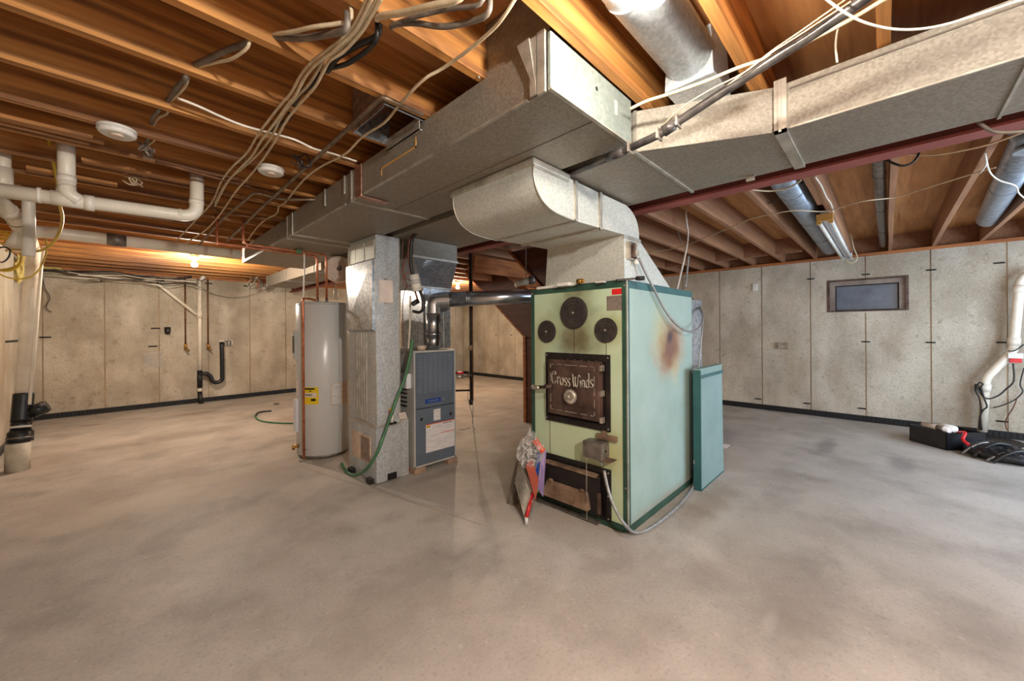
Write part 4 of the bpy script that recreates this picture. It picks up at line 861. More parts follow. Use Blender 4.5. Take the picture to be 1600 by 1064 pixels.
# ---------------- bulbs in lampholders ----------------
BL = ['bare glowing bulb under a joist at the top of the picture','bare glowing bulb near back wall above white standpipe','bare glowing orange bulb in the distance beside flue pipe']
for i, ((x,y,z), pw, col) in enumerate(BULBS):
    t = thing('light_bulb', BL[i], 'light', (x,y,z))
    m = bpy.data.materials.new('bulb_light'); m.use_nodes = True; b_ = m.node_tree.nodes['Principled BSDF']
    b_.inputs['Base Color'].default_value = (*col,1); b_.inputs['Emission Color'].default_value = (*col,1); b_.inputs['Emission Strength'].default_value = pw/.0484
    bm = bm_new(); bmesh.ops.create_uvsphere(bm, u_segments=20, v_segments=12, radius=.034)
    for v in bm.verts: v.co += Vector((x,y,z))
    for f in bm.faces: f.smooth = True
    obj('glass_globe', bm, m, t)
    obj('bulb_neck', cyl(bm_new(), (x,y,z+.028), (x,y,z+.06), .014, 14), PEWTER, t)
    obj('lampholder', tube(bm_new(), [(x,y,z+.055),(x,y,z+.075),(x,y,z+.10),(x,y,z+.125)], .05, 20, radii=[.024,.03,.05,.055]), PORC, t)
    obj('mounting_box', B(((x-.045,y-.045,z+.12),(x+.045,y+.045,z+.16)), bev=.004), STEELG, t)
    obj('mounting_strip', B(((x-.02,y-.22,z+.155),(x+.02,y+.22,z+.17))), SILL, t)

# ---------------- smoke detectors ----------------
def smoke(x, y, label):
    t = thing('smoke_detector', label, 'smoke detector', (x,y,ZJ-.045))
    obj('detector_base', tube(bm_new(), [(x,y,ZJ),(x,y,ZJ-.012)], .075, 32), WHITE, t)
    obj('detector_cover', tube(bm_new(), [(x,y,ZJ-.012),(x,y,ZJ-.03),(x,y,ZJ-.038)], .07, 32, radii=[.072,.072,.06]), WHITE, t)
    obj('test_button', tube(bm_new(), [(x+.0,y-.01,ZJ-.038),(x,y-.01,ZJ-.048)], .026, 20), CREAM, t)
    bm = bm_new()
    for k in range(10):
        a = math.radians(36*k); box(bm, (x+.073*math.cos(a)-.002,y+.073*math.sin(a)-.002,ZJ-.024), (x+.073*math.cos(a)+.002,y+.073*math.sin(a)+.002,ZJ-.02))
    o = obj('vent_slots', bm, GREYL, t); o['kind'] = 'stuff'
smoke(.0,2.83,'round white smoke detector on the joist nearest the white drain riser')
smoke(.69,2.83,'round white smoke detector near the trunk duct')

# ---------------- white drain piping on the left ----------------
def pvc_run(t, pts, r, m=PVC, el=.09, name='pipe_run'):
    bm = bm_new(); tube(bm, bent(pts, el, 7), r, 18); return obj(name, bm, m, t)
def coup(t, a, b, r, m=PVC, name='coupling'): return obj(name, cyl(bm_new(), a, b, r, 20), m, t)
t = thing('drain_pipe', 'white plastic drain with elbow and tee hanging below the left joists', 'pipe', (.0,3.43,2.15))
zl, zr = 2.121, 2.146
xl, xe, xt = -0.485, 0.383, -0.208
def zp(x): return zl+(zr-zl)*(x-xl)/(xe-xl)
pvc_run(t, [(xl,3.43,zp(xl)),(xe,3.43,zr),(xe+.004,3.43,2.5)], .039, PVC, .085)
pvc_run(t, [(xt,3.43,zp(xt)),(xt,3.43,2.55)], .037, PVC, .02, 'riser')
for p0, p1, r in (((xt-.06,3.43,zp(xt)),(xt+.09,3.43,zp(xt)),.042),((xt,3.43,zp(xt)),(xt,3.43,zp(xt)+.06),.042),((xt,3.43,zp(xt)+.10),(xt,3.43,zp(xt)+.14),.040),((xt+.07,3.43,zp(xt)),(xt+.11,3.43,zp(xt)),.046),((xe-.10,3.43,zr),(xe-.08,3.43,zr),.040),((xe,3.43,zr+.09),(xe,3.43,zr+.12),.042),((xt-.11,3.43,zp(xt)),(xt-.095,3.43,zp(xt)),.044)):
    coup(t, p0, p1, r)
obj('white_sweep', tube(bm_new(), smooth_path([(xt,3.41,zp(xt)+.07),(xt+.01,3.405,zp(xt)+.03),(xt+.05,3.41,zp(xt))],4), .036, 14), PVC, t)
xr_ = -0.482
t2 = thing('drain_pipe', 'white plastic riser at far left edge behind the hanging drain', 'pipe', (xr_,3.8,2.1))
pvc_run(t2, [(xr_,3.8,2.191),(xr_,3.8,2.55)], .034, PVC, .02, 'riser'); coup(t2, (xr_,3.8,2.199), (xr_,3.8,2.345), .042)
t3 = thing('drain_stack', 'thick leaning white drain stack with black wye fitting at the left wall', 'pipe', (-.69,6.1,0))
b0 = Vector((-.70,6.12,0)); zt = 2.0
s0 = Vector((-0.692,6.15,0.276)); s1 = Vector((-0.676,6.2,0.583)); s2 = Vector((-0.621,6.5,2.136)); s3 = Vector((-0.6,6.55,2.235))
obj('floor_stub', cyl(bm_new(), (b0.x,b0.y,0), (b0.x+.005,b0.y,.27), .082, 28), PVCD, t3)
def on(tt): return b0.lerp(s2, tt) 
def atz(z): return Vector((b0.x,b0.y,0)).lerp(s2, z/s2.z) if z > 0 else b0
obj('rubber_coupling', tube(bm_new(), [atz(.27)+Vector((.0,0,0)),atz(.30),atz(.36),atz(.38)], .09, 28, radii=[.09,.088,.088,.075]), ABS, t3)
obj('hose_clamp', tube(bm_new(), [atz(.30),atz(.315)], .0915, 28), STEELG, t3)
obj('black_sleeve', tube(bm_new(), [atz(.38),atz(.48)], .07, 24), ABS, t3)
obj('white_ring', tube(bm_new(), [atz(.405),atz(.425)], .0715, 24), WHITE, t3)
obj('wye_body', tube(bm_new(), [atz(.47),atz(.49),atz(.72),atz(.74)], .07, 24, radii=[.075,.072,.072,.07]), ABS, t3)
wa, wb_ = atz(.52), (-0.512,6.2,0.597)
obj('wye_branch', tube(bm_new(), [wa, Vector(wb_)], .055, 20), ABS, t3)
wv = (Vector(wb_)-wa).normalized(); obj('branch_collar', cyl(bm_new(), Vector(wb_)-wv*.12, Vector(wb_)-wv*.02, .064, 20), ABS, t3)
obj('stack_pipe', tube(bm_new(), [atz(.74), s2, s3], .062, 24), PVC, t3)
bm = bm_new()
for k in range(26):
    p = atz(.85+k*.042); box(bm, (p.x+.045,p.y-.046,p.z), (p.x+.049,p.y-.042,p.z+.02))
o = obj('pipe_print', bm, CABG, t3); o['kind']='stuff'
t3_highlight = thing('drain_pipe', 'slim white tube imitating the bright highlight along the leaning drain stack', 'pipe', (-.55,6.2,.7))
pvc_run(t3_highlight, [(-0.616,6.05,0.645),(-0.561,6.3,2.017),(-0.543,6.35,2.261)], .012, PVC, .03)  # thin bright tube added for the highlight on the stack's right edge
t4 = thing('drain_pipe', 'white sloping drain arm meeting the top of the leaning stack', 'pipe', (-0.674,5.2,2.324))
pvc_run(t4, [(-0.67,4.9,2.432),(-0.626,5.4,2.338),(-0.628,6.4,2.263),(-0.635,6.5,2.032)], .055, PVC, .1)
P4 = [(-0.642,5.2,2.378),(-0.624,5.5,2.331),(-0.633,6.2,2.282)]
for p, q_ in ((P4[0],P4[1]),(P4[2],P4[1])):
    v_ = (Vector(q_)-Vector(p)).normalized(); coup(t4, Vector(p), Vector(p)+v_*.1, .064)
for k in range(4):
    p = Vector(P4[1]).lerp(Vector(P4[0]), .25*k+.1); v_ = (Vector(P4[0])-Vector(P4[1])).normalized(); obj('wire_wrap', cyl(bm_new(), p, p+v_*.012, .060, 20), CABK, t4)
t5 = thing('drain_pipe', 'white vertical vent pipe rising behind the hanging drain', 'pipe', (-.3,4.6,2.0))
pvc_run(t5, [(-0.467,4.6,1.927),(-0.465,4.6,2.407),(-0.464,4.6,2.479)], .034, PVC)
t6 = thing('round_duct', 'long pale grey round duct crossing under the back joists toward the trunk duct', 'duct', (.1,5.75,2.3))
pvc_run(t6, [(-.66,5.62,2.10),(-.60,5.66,2.285),(-.45,5.66,2.30),(1.06,5.72,2.30)], .058, PVC, .12)
coup(t6, (-.08,5.672,2.3), (.06,5.678,2.3), .064, STEELG, 'duct_band')
# thin drain along the back wall with standpipe and black trap
t7 = thing('waste_pipe', 'thin white waste pipe sloping along back wall into the standpipe', 'pipe', (.5,9.32,2.1))
pvc_run(t7, [(-.82,9.32,2.248),(.497,9.32,2.205),(1.03,9.32,1.675)], .026, PVC, .05)
obj('pipe_strap', B(((-.2,9.30,2.20),(-.19,9.4,2.27)),((.49,9.30,2.17),(.50,9.4,2.25))), BLACKI, t7)
t8 = thing('standpipe', 'white standpipe with black trap going into floor at back wall', 'pipe', (1.07,9.3,0))
pvc_run(t8, [(1.07,9.3,.60),(1.075,9.3,2.33)], .032, PVC, name='white_pipe')
coup(t8, (1.072,9.3,1.60), (1.072,9.3,1.74), .04)
obj('black_tee', tube(bm_new(), [(1.068,9.3,.30),(1.07,9.3,.62)], .042, 16), ABS, t8)
obj('white_joint', tube(bm_new(), [(1.068,9.3,.22),(1.068,9.3,.28)], .036, 16), PVC, t8)
obj('black_foot', tube(bm_new(), [(1.068,9.3,.22),(1.07,9.28,.12),(1.08,9.22,.0)], .038, 16), ABS, t8)
bm = bm_new(); tube(bm, smooth_path([(1.07,9.27,.54),(1.15,9.25,.56),(1.22,9.25,.50),(1.26,9.25,.40),(1.33,9.25,.37),(1.40,9.25,.42),(1.405,9.25,.55),(1.40,9.25,1.15)], 5), .036, 14); obj('black_trap', bm, ABS, t8)
obj('trap_opening', B(((1.35,9.23,1.15),(1.44,9.27,1.19)), bev=.004), PVCD, t8)
pl8 = thing('slanted_pipe', 'white slanted pipe end at the top of the standpipe near the bulb', 'pipe', (1.1,9.28,2.35))
obj('cap_body', cyl(bm_new(), (1.08,9.28,2.33), (1.14,9.22,2.395), .03, 14), WHITE, pl8); obj('cap_clamp', cyl(bm_new(), (1.075,9.285,2.31), (1.075,9.285,2.345), .04, 12), STEELG, pl8)
for i, (u, x) in enumerate(((294,.87),(320,1.20))):
    t = thing('water_spigot', ['left brown water pipe with spigot on the back wall','right brown water pipe with spigot, right of white standpipe'][i], 'pipe', (x,9.33,1.05))
    obj('pipe_drop', cyl(bm_new(), (x,9.33,1.12), (x+.0,9.33,2.36), .013, 10), BROWNPIPE, t)
    obj('spigot_body', cyl(bm_new(), (x,9.33,1.02), (x,9.33,1.13), .024, 10), BRASS, t)
    obj('spigot_spout', cyl(bm_new(), (x,9.32,1.06), (x+.04,9.24,1.0), .016, 8), BRASS, t)
    obj('spigot_handle', B(((x-.03,9.28,1.10),(x+.03,9.30,1.112)), bev=.003), BRASS, t)
t = thing('wall_outlet', 'grey four socket outlet box on the back wall above the black trap', 'outlet', (1.53,9.38,1.13))
obj('outlet_plate', B(((1.47,9.36,1.07),(1.60,9.40,1.19)), bev=.004), PEWTER, t)
for dx in (.02,.07):
    for dz in (.02,.065): obj('socket', B(((1.47+dx,9.352,1.07+dz),(1.50+dx,9.362,1.10+dz)), bev=.003), BLACKI, t)
t = thing('wall_box', 'dark rounded device hanging on back wall left of the pipes', 'device', (0.625,9.37,1.37))
q = t.location; obj('device_body', tube(bm_new(), [(q.x,9.38,q.z+.07),(q.x,9.38,q.z-.02),(q.x,9.38,q.z-.06)], .045, 14, radii=[.045,.045,.03]), CABK, t)
obj('device_cord', cyl(bm_new(), (q.x,9.39,q.z+.07), (q.x+.09,9.39,2.3), .004, 6), CABW, t)
t = thing('torn_plastic_patch', 'crumpled clear plastic taped on the back wall seam', 'plastic', (0.436,9.38,0.857))
q = t.location; bm = bm_new(); bmesh.ops.create_grid(bm, x_segments=14, y_segments=14, size=.12)
for v in bm.verts:
    x_, y_ = v.co.x, v.co.y; s_ = 1-.25*noise.noise(Vector((x_*9,y_*9,2))); v.co = Vector((q.x+x_*s_, 9.385-.03*max(0,1-(x_*x_+y_*y_)/.014)-.02*noise.noise(Vector((x_*30,y_*30,0))), q.z+y_*s_*1.1))
obj('plastic_sheet', bm, DUSTB, t)
tag(obj('insulation_scrap', B(((-.84,9.25,2.32),(-.62,9.39,2.375)), bev=.02), ROPE), 'tan insulation scrap stuffed in the back left corner under joists', 'insulation')
t = thing('foam_insulation', 'pale yellow foam lump hanging by the leaning drain stack', 'insulation', (-0.89,8.0,2.178))
q = t.location; bm = bm_new(); bmesh.ops.create_icosphere(bm, subdivisions=3, radius=.11)
for v in bm.verts: v.co = Vector((q.x,q.y,q.z))+Vector((v.co.x*.45,v.co.y*.5,v.co.z*1.5))*(1+.5*noise.noise(v.co*18))
obj('foam_body', bm, ROPE, t)

# ---------------- yellow cable coil ----------------
t = thing('cable_coil', 'coiled yellow cable hanging at the far left edge', 'cable', (-0.737,5.9,2.072))
q = t.location
for k in range(5):
    bm = bm_new(); rr = .16-.012*k; pts = [(q.x-.03+.012*k+rr*math.cos(a*PI/10)*.9, q.y-.05*k+.03*math.sin(a*.7+k), q.z+.05-.02*k+rr*1.15*math.sin(a*PI/10)) for a in range(21)]
    tube(bm, smooth_path(pts, 2), .010 if k%2 else .008, 6, cap=False); obj('coil_loop', bm, YELC, t)
def cabz(label, pts, z, r, m, name='cable', group=None): return cable(label, [(p[0],p[1],p[2]) for p in pts], r, m, name, 'cable', group)
cable('yellow cable dropping from joist over the drain tee to the coil', [(-0.284,3.55,2.519),(-0.286,3.7,2.461),(-0.277,3.85,2.367),(-0.268,3.84,2.263),(-0.263,3.84,2.181),(-0.263,4.0,2.153),(-0.28,4.2,2.115),(-0.318,4.4,2.052),(-0.384,4.6,1.997),(-0.471,4.8,1.989),(-0.606,5.3,2.06),(-0.705,5.7,2.095)], .0095, YELC)
cable('olive cable sagging in a wide loop below the yellow coil', [(-0.722,5.4,1.869),(-0.669,5.4,1.83),(-0.601,5.4,1.82),(-0.538,5.4,1.848),(-0.488,5.4,1.921),(-0.458,5.4,2.028),(-0.447,5.4,2.127),(-0.458,5.4,2.2)], .007, YELC)
cable('black wire curled through the yellow coil', [(-0.688,5.2,2.044),(-0.65,5.2,2.06),(-0.624,5.2,2.032),(-0.637,5.2,1.967),(-0.669,5.2,1.931),(-0.691,5.2,1.96)], .006, CABK)

# ---------------- cables under the joists on the left ----------------
GB = 'cream cables running diagonally under the left joists'
BW = ['leftmost cream cable of the diagonal bundle crossing the left joists','second cream cable of the diagonal bundle crossing the left joists','third cream cable of the diagonal bundle crossing the left joists','rightmost cream cable of the diagonal bundle crossing the left joists']
BP = [[(0.542,1.127,2.385),(0.558,1.253,2.38),(0.558,1.345,2.38),(0.541,1.462,2.38),(0.525,1.573,2.385),(0.523,1.701,2.39),(0.529,1.846,2.385),(0.526,1.974,2.39),(0.519,2.182,2.385),(0.518,2.377,2.385),(0.527,2.675,2.39),(0.504,2.956,2.385),(0.501,3.3,2.385),(0.525,3.88,2.38),(0.488,4.589,2.36),(0.445,5.506,2.34)],[(0.547,1.112,2.375),(0.563,1.239,2.37),(0.565,1.331,2.37),(0.551,1.441,2.37),(0.535,1.563,2.375),(0.534,1.691,2.38),(0.542,1.829,2.375),(0.543,1.961,2.38),(0.542,2.166,2.375),(0.541,2.403,2.375),(0.552,2.689,2.38),(0.534,2.975,2.375),(0.529,3.318,2.375),(0.553,3.899,2.37)],[(0.567,1.114,2.385),(0.573,1.209,2.38),(0.579,1.311,2.38),(0.57,1.432,2.38),(0.552,1.517,2.385),(0.559,1.59,2.39),(0.563,1.72,2.385),(0.558,1.887,2.39),(0.554,2.082,2.385),(0.571,2.329,2.38),(0.577,2.625,2.39),(0.555,2.905,2.385),(0.53,3.192,2.385),(0.532,3.511,2.38),(0.547,3.859,2.38)],[(0.571,1.101,2.375),(0.578,1.194,2.37),(0.585,1.294,2.37),(0.58,1.411,2.37),(0.565,1.503,2.375),(0.572,1.588,2.38),(0.581,1.715,2.375),(0.579,1.884,2.38),(0.576,2.082,2.375),(0.591,2.339,2.37),(0.609,2.681,2.38),(0.609,3.002,2.375),(0.602,3.402,2.37),(0.618,4.236,2.36),(0.592,4.832,2.34),(0.517,5.484,2.32)]]
for i, p in enumerate(BP): cable(BW[i], p, .0062, CABW, group=GB)
cable('single cream cable swooping from top center across joists to the copper pipes', [(0.862,0.798,2.385),(0.87,0.868,2.36),(0.884,0.943,2.36),(0.896,1.076,2.37),(0.905,1.253,2.39),(0.881,1.343,2.38),(0.88,1.465,2.37),(0.907,1.61,2.385),(0.925,1.78,2.38),(0.919,2.01,2.39),(0.923,2.236,2.375),(0.902,2.525,2.39),(0.883,2.733,2.38),(0.898,3.006,2.38),(0.936,3.433,2.38),(0.928,3.575,2.38),(0.972,3.824,2.38),(0.95,4.15,2.38),(0.966,4.563,2.37),(0.98,4.908,2.34)], .0065, CABW)
cable('white cable draped along joist from the grey cable holes to the trunk duct', [(0.191,2.295,2.41),(0.266,2.299,2.405),(0.354,2.321,2.4),(0.445,2.32,2.39),(0.551,2.297,2.385),(0.665,2.274,2.38),(0.774,2.31,2.38),(0.875,2.299,2.38),(1.016,2.302,2.38)], .006, CABWW)
# cables threaded through the joist bays
GT = 'grey and cream cables threaded through holes in the left joists'
th_ = [[(0.223,2.037,2.439),(0.223,2.007,2.434),(0.259,1.893,2.426),(0.302,1.779,2.425),(0.337,1.665,2.41),(0.337,1.655,2.46)],[(0.233,2.037,2.438),(0.233,2.007,2.433),(0.28,1.893,2.419),(0.306,1.779,2.388),(0.336,1.665,2.391),(0.336,1.655,2.441)],[(0.167,2.442,2.44),(0.167,2.412,2.435),(0.181,2.298,2.439),(0.197,2.184,2.435),(0.199,2.07,2.4),(0.199,2.06,2.45)],[(0.176,2.442,2.443),(0.176,2.412,2.438),(0.198,2.298,2.435),(0.21,2.184,2.424),(0.205,2.07,2.402),(0.205,2.06,2.452)],[(0.13,2.847,2.471),(0.13,2.817,2.466),(0.124,2.646,2.431),(0.139,2.475,2.407),(0.139,2.465,2.457)],[(0.137,2.847,2.467),(0.137,2.817,2.462),(0.151,2.703,2.464),(0.174,2.589,2.448),(0.171,2.475,2.42),(0.171,2.465,2.47)],[(0.122,3.252,2.457),(0.122,3.222,2.452),(0.11,3.051,2.429),(0.119,2.88,2.409),(0.119,2.87,2.459)],[(0.13,3.252,2.46),(0.13,3.222,2.455),(0.129,3.051,2.436),(0.145,2.88,2.411),(0.145,2.87,2.461)],[(0.401,1.632,2.441),(0.401,1.602,2.436),(0.428,1.488,2.398),(0.463,1.374,2.372),(0.533,1.26,2.369),(0.533,1.25,2.419)],[(0.407,1.632,2.435),(0.407,1.602,2.43),(0.458,1.488,2.392),(0.504,1.374,2.369),(0.523,1.26,2.334),(0.523,1.25,2.384)],[(0.597,1.632,2.409),(0.597,1.602,2.404),(0.592,1.488,2.396),(0.616,1.374,2.393),(0.633,1.26,2.375),(0.633,1.25,2.425)],[(0.607,1.632,2.419),(0.607,1.602,2.414),(0.617,1.488,2.378),(0.64,1.374,2.377),(0.628,1.26,2.357),(0.628,1.25,2.407)],[(0.586,2.037,2.427),(0.586,2.007,2.422),(0.564,1.836,2.396),(0.585,1.665,2.396),(0.585,1.655,2.446)],[(0.585,2.442,2.447),(0.585,2.412,2.442),(0.584,2.241,2.413),(0.584,2.07,2.386),(0.584,2.06,2.436)],[(0.613,1.227,2.399),(0.613,1.197,2.394),(0.631,1.085,2.35),(0.651,0.972,2.315),(0.683,0.86,2.293),(0.683,0.85,2.343)],[(0.667,1.227,2.402),(0.667,1.197,2.397),(0.694,1.113,2.369),(0.737,1.028,2.334),(0.775,0.944,2.322),(0.785,0.86,2.306),(0.785,0.85,2.356)],[(0.672,1.227,2.409),(0.672,1.197,2.404),(0.677,1.085,2.364),(0.721,0.972,2.349),(0.755,0.86,2.318),(0.755,0.85,2.368)]]
TL = ['thick grey cable in the bay nearest the top left corner','cream cable beside thick grey cable in the top left bay','grey cable in the second joist bay from top left','cream cable in the second joist bay from top left','grey cable end in the third bay above the smoke detector','cream cable loop in the third bay above the smoke detector','grey cable in the fourth bay right of the smoke detector','cream cable in the fourth bay right of the smoke detector','cream cable passing left of the diagonal bundle at the top','flat grey cable passing left of the diagonal bundle at the top','black cable hanging right of the diagonal bundle','second black cable hanging right of the diagonal bundle','dark cable in shade behind the diagonal bundle','short dark cable deep in shade behind the diagonal bundle','thick cream cable leaving a joist hole at the top center','grey cable leaving a joist hole and sagging at the top center','dull cable arching out of a joist hole at the top center']
TM = [CABG,CABW,CABG,CABW,CABG,CABW,CABG,CABW,CABW,CABG,CABK,CABK,CABK,CABK,CABW,CABG,CABG]
TR = [.011,.006,.011,.006,.008,.006,.008,.006,.007,.011,.011,.009,.011,.01,.010,.009,.007]
for l, a, m_, r_ in zip(th_, TL, TM, TR): cable(a, l, r_, m_, group=GT)
# metal conduit running under the joists to the back bulb
pipe('grey metal conduit running diagonally under the joists, bent near trunk duct', [(1.014,1.574,2.375),(0.832,1.577,2.375),(0.812,1.584,2.375),(0.819,2.049,2.375),(0.826,2.603,2.375),(0.83,3.767,2.37),(0.848,5.237,2.36)], .011, EMT, .03, 'metal_conduit', 'conduit')
pipe('second grey conduit turning from joists toward the back bulb', [(1.122,3.145,2.375),(0.9,3.363,2.375),(0.705,3.321,2.375),(0.656,4.338,2.36),(0.66,5.779,2.36)], .010, EMT, .05, 'metal_conduit', 'conduit')
pipe('thin brown pipe strapped along a joist, left of the smoke detectors', [(0.162,3.178,2.385),(0.336,3.205,2.385),(0.545,3.24,2.385),(0.833,3.271,2.385)], .010, BROWNPIPE, .03, 'copper_pipe', 'pipe')
pipe('thin pipe from joists over copper risers', [(0.536,3.959,2.38),(0.611,4.126,2.38),(0.874,4.081,2.38),(1.089,4.015,2.38)], .009, BROWNPIPE, .03, 'copper_pipe', 'pipe')
for i, (u, v, lab) in enumerate(((226,232,'grey wire connectors dangling from the joist right of smoke detector'),(470,250,'dark wire connector cluster beside the metal conduit'),(207,280,'loose cream wires looping from a joist at the left'))):
    t = thing('wire_cluster', lab, 'wires', [(0.107,2.973,2.38),(0.772,2.52,2.38),(0.071,3.628,2.38)][i]); q = Vector(t.location)
    rnd = random.Random(i)
    for k in range(4):
        pts = [q+Vector((rnd.uniform(-.05,.05),rnd.uniform(-.05,.05),rnd.uniform(-.05,.04))) for _ in range(4)]; pts[0] = q+Vector((0,0,.02))
        obj('wire_loop', tube(bm_new(), smooth_path(pts,4), .004, 6), (CABG,CABK,CABW)[i], t)
    obj('wire_cap', cyl(bm_new(), q, q+Vector((.02,.02,-.03)), .009, 8, .005), (PEWTER,CABK,YELC)[i], t)
# tangle of wires along the top of the back wall
rnd = random.Random(4)
for i, (u0, v0, u1, v1, m_, r_) in enumerate(((70,372,300,415,CABK,.016),(70,380,310,420,CABG,.012),(100,378,300,412,CABWW,.008),(75,425,260,405,CABWW,.010),(95,398,290,412,CABG,.008),(90,365,280,392,CABK,.006))):
    x0_ = -.80+.12*i; pts = [(x0_+ (1.75-.1*i)*k/7, 9.22-.05*i+rnd.uniform(-.05,.05), 2.345-.03*i+rnd.uniform(-.04,.03)) for k in range(8)]
    cable(['thick black cable along the top of back wall','grey cable along the top of back wall under the black one','white cable weaving through the black ones at the top of back wall','white cable sagging in front of back wall to the bulb','thin grey cable lowest along the top of back wall','thin black wire drooping along the top of back wall'][i], pts, r_, m_, group='cables along the top of the back wall')
cable('thin grey wire drooping across the back wall to the right of the bulb', [(0.593,9.3,2.628),(0.74,9.3,2.411),(1.011,9.3,2.234),(1.249,9.3,2.092),(1.5,9.3,2.032),(1.763,9.3,2.047),(1.983,9.3,2.139),(2.272,9.3,2.292)], .005, CABG)
cable('thin black cord hanging down the back wall left corner', [(-0.821,9.36,2.214),(-0.797,9.36,2.047),(-0.746,9.36,1.901),(-0.785,9.36,1.749),(-0.734,9.36,1.671)], .006, CABK)
t = thing('wire_tangle', 'messy bunch of thin wires hanging at the corner beside the far duct end', 'wires', (1.921,8.9,2.334)); q = Vector(t.location)
for k in range(8):
    pts = [q+Vector((rnd.uniform(-.16,.12),rnd.uniform(-.1,.1),.2-.11*j+rnd.uniform(-.05,.05))) for j in range(4)]+[q+Vector((rnd.uniform(-.1,.1),0,.1))]
    obj('wire_loop', tube(bm_new(), smooth_path(pts,4), .005, 5), (CABG,CABWW,CABK,COPPER)[k%4], t)

# ---------------- overhead black conduit and cables, centre and right ----------------
ct = thing('black_conduit', 'thick black conduit strapped diagonally under the large ducts', 'conduit', (1.45,.6,2.15))
cp_ = [(1.852,2.336,2.235),(1.823,1.77,2.235),(1.753,1.277,2.21),(1.652,0.986,2.17),(1.605,0.817,2.16),(1.579,0.675,2.16),(1.592,0.601,2.19),(1.579,0.454,2.225),(1.553,0.286,2.255),(1.53,0.154,2.275),(1.49,0.044,2.285),(1.437,-0.057,2.29)]
obj('conduit_tube', tube(bm_new(), smooth_path(cp_, 4), .0165, 14), CONDUIT, ct)
for a, b_, rr in ((3,4,.021),(5,6,.023)):
    p, q_ = Vector(cp_[a]), Vector(cp_[b_]); obj('conduit_coupling', cyl(bm_new(), p.lerp(q_,.2), p.lerp(q_,.8), rr, 12), CONDUIT, ct)
for p in (cp_[4], cp_[5], cp_[6]): obj('wire_tie', B(((p[0]-.025,p[1]-.004,p[2]-.022),(p[0]+.025,p[1]+.004,p[2]+.022))), PEWTER, ct)
cable('cream cable arching from front duct cap up to the right joists', [(1.549,0.788,2.3),(1.56,0.721,2.31),(1.579,0.634,2.31),(1.598,0.505,2.31),(1.617,0.398,2.32),(1.65,0.303,2.33),(1.672,0.195,2.34),(1.666,0.078,2.35),(1.655,0.003,2.36),(1.643,-0.078,2.36)], .0065, CABW)
for i, dz in enumerate((.0,.012)):
    cable(['thin tan wire riding on the black conduit','second thin tan wire riding just above the black conduit'][i], [(1.601,0.684,2.19),(1.544,0.583,2.21),(1.529,0.461,2.23),(1.529,0.357,2.24),(1.518,0.279,2.26),(1.499,0.19,2.27),(1.48,0.069,2.29)] if not i else [(1.626,0.681,2.19),(1.6,0.579,2.21),(1.571,0.452,2.23),(1.542,0.35,2.25),(1.521,0.27,2.27),(1.496,0.182,2.28),(1.477,0.082,2.3)], .0025, CABW)
cable('white cable sagging over the wide duct at the top right', [(1.459,0.131,2.33),(1.444,0.092,2.26),(1.478,0.048,2.22),(1.53,-0.004,2.2),(1.57,-0.055,2.19),(1.607,-0.112,2.19),(1.641,-0.184,2.2),(1.647,-0.259,2.2)], .0035, CABWW)
cable('short white cable hanging below the plywood at the top right', [(1.96,0.127,2.527),(1.96,0.134,2.489),(1.96,0.137,2.44),(1.96,0.133,2.381)], .004, CABWW)
cable('long thin cable strung across the right joists toward the fluorescent fixture', [(4.885,2.254,2.36),(4.944,1.878,2.37),(4.509,1.37,2.36),(4.202,1.045,2.35),(4.117,0.865,2.37),(4.113,0.576,2.37),(4.34,0.379,2.37),(4.175,0.144,2.36),(4.314,-0.058,2.38),(4.108,-0.219,2.36),(4.022,-0.434,2.38),(3.906,-0.5,2.36)], .005, CABW)
cable('thin cable along the maroon beam to the right edge', [(2.9,-0.078,2.258),(2.9,-0.178,2.223),(2.9,-0.283,2.214),(2.9,-0.362,2.218),(2.9,-0.454,2.239)], .0045, CABW)
cable('white cable dropping from the right joist to the duct at the right edge', [(4.005,-0.451,2.37),(3.773,-0.448,2.36),(3.588,-0.421,2.38),(3.975,-0.485,2.36),(4.186,-0.554,2.34),(4.373,-0.646,2.33),(4.599,-0.696,2.32),(4.875,-0.773,2.32)], .005, CABWW)
cable('black cable looping below the maroon beam', [(2.85,-0.003,2.236),(2.85,-0.034,2.206),(2.85,-0.067,2.186),(2.85,-0.099,2.193),(2.85,-0.118,2.22),(2.85,-0.122,2.244)], .006, CABK)
cable('thick grey cable at the far right corner above the beam', [(2.52,-0.278,2.208),(2.52,-0.306,2.165),(2.52,-0.339,2.14),(2.52,-0.402,2.122)], .007, CABG)
cable('thin black wire across the joists near the fluorescent fixture', [(4.02,0.747,2.45),(3.909,0.625,2.45),(3.829,0.535,2.45),(3.686,0.482,2.45),(3.606,0.418,2.45)], .005, CABK)
cable('cream cable drooping beside the round duct under the beam', [(3.286,0.722,2.38),(3.379,0.667,2.38),(3.448,0.599,2.38),(3.439,0.499,2.38),(3.33,0.421,2.38)], .006, CABW)
cable('cream cable hanging down behind green furnace from beam', [(4.115,1.45,2.637),(4.025,1.45,2.538),(4.04,1.45,2.411),(4.073,1.45,2.319),(4.036,1.45,2.183),(3.947,1.45,2.01),(3.844,1.45,1.84),(3.778,1.45,1.729)], .009, CABWW)
cable('grey conduit rising behind green furnace beside the cream cable', [(4.087,1.45,2.092),(4.049,1.45,1.957),(3.993,1.45,1.757)], .010, FLEX)
cable('thin cable hanging loosely from the beam left of the cream cable', [(4.182,1.6,2.502),(4.215,1.6,2.371),(4.322,1.6,2.284),(4.395,1.6,2.21)], .003, CABG)

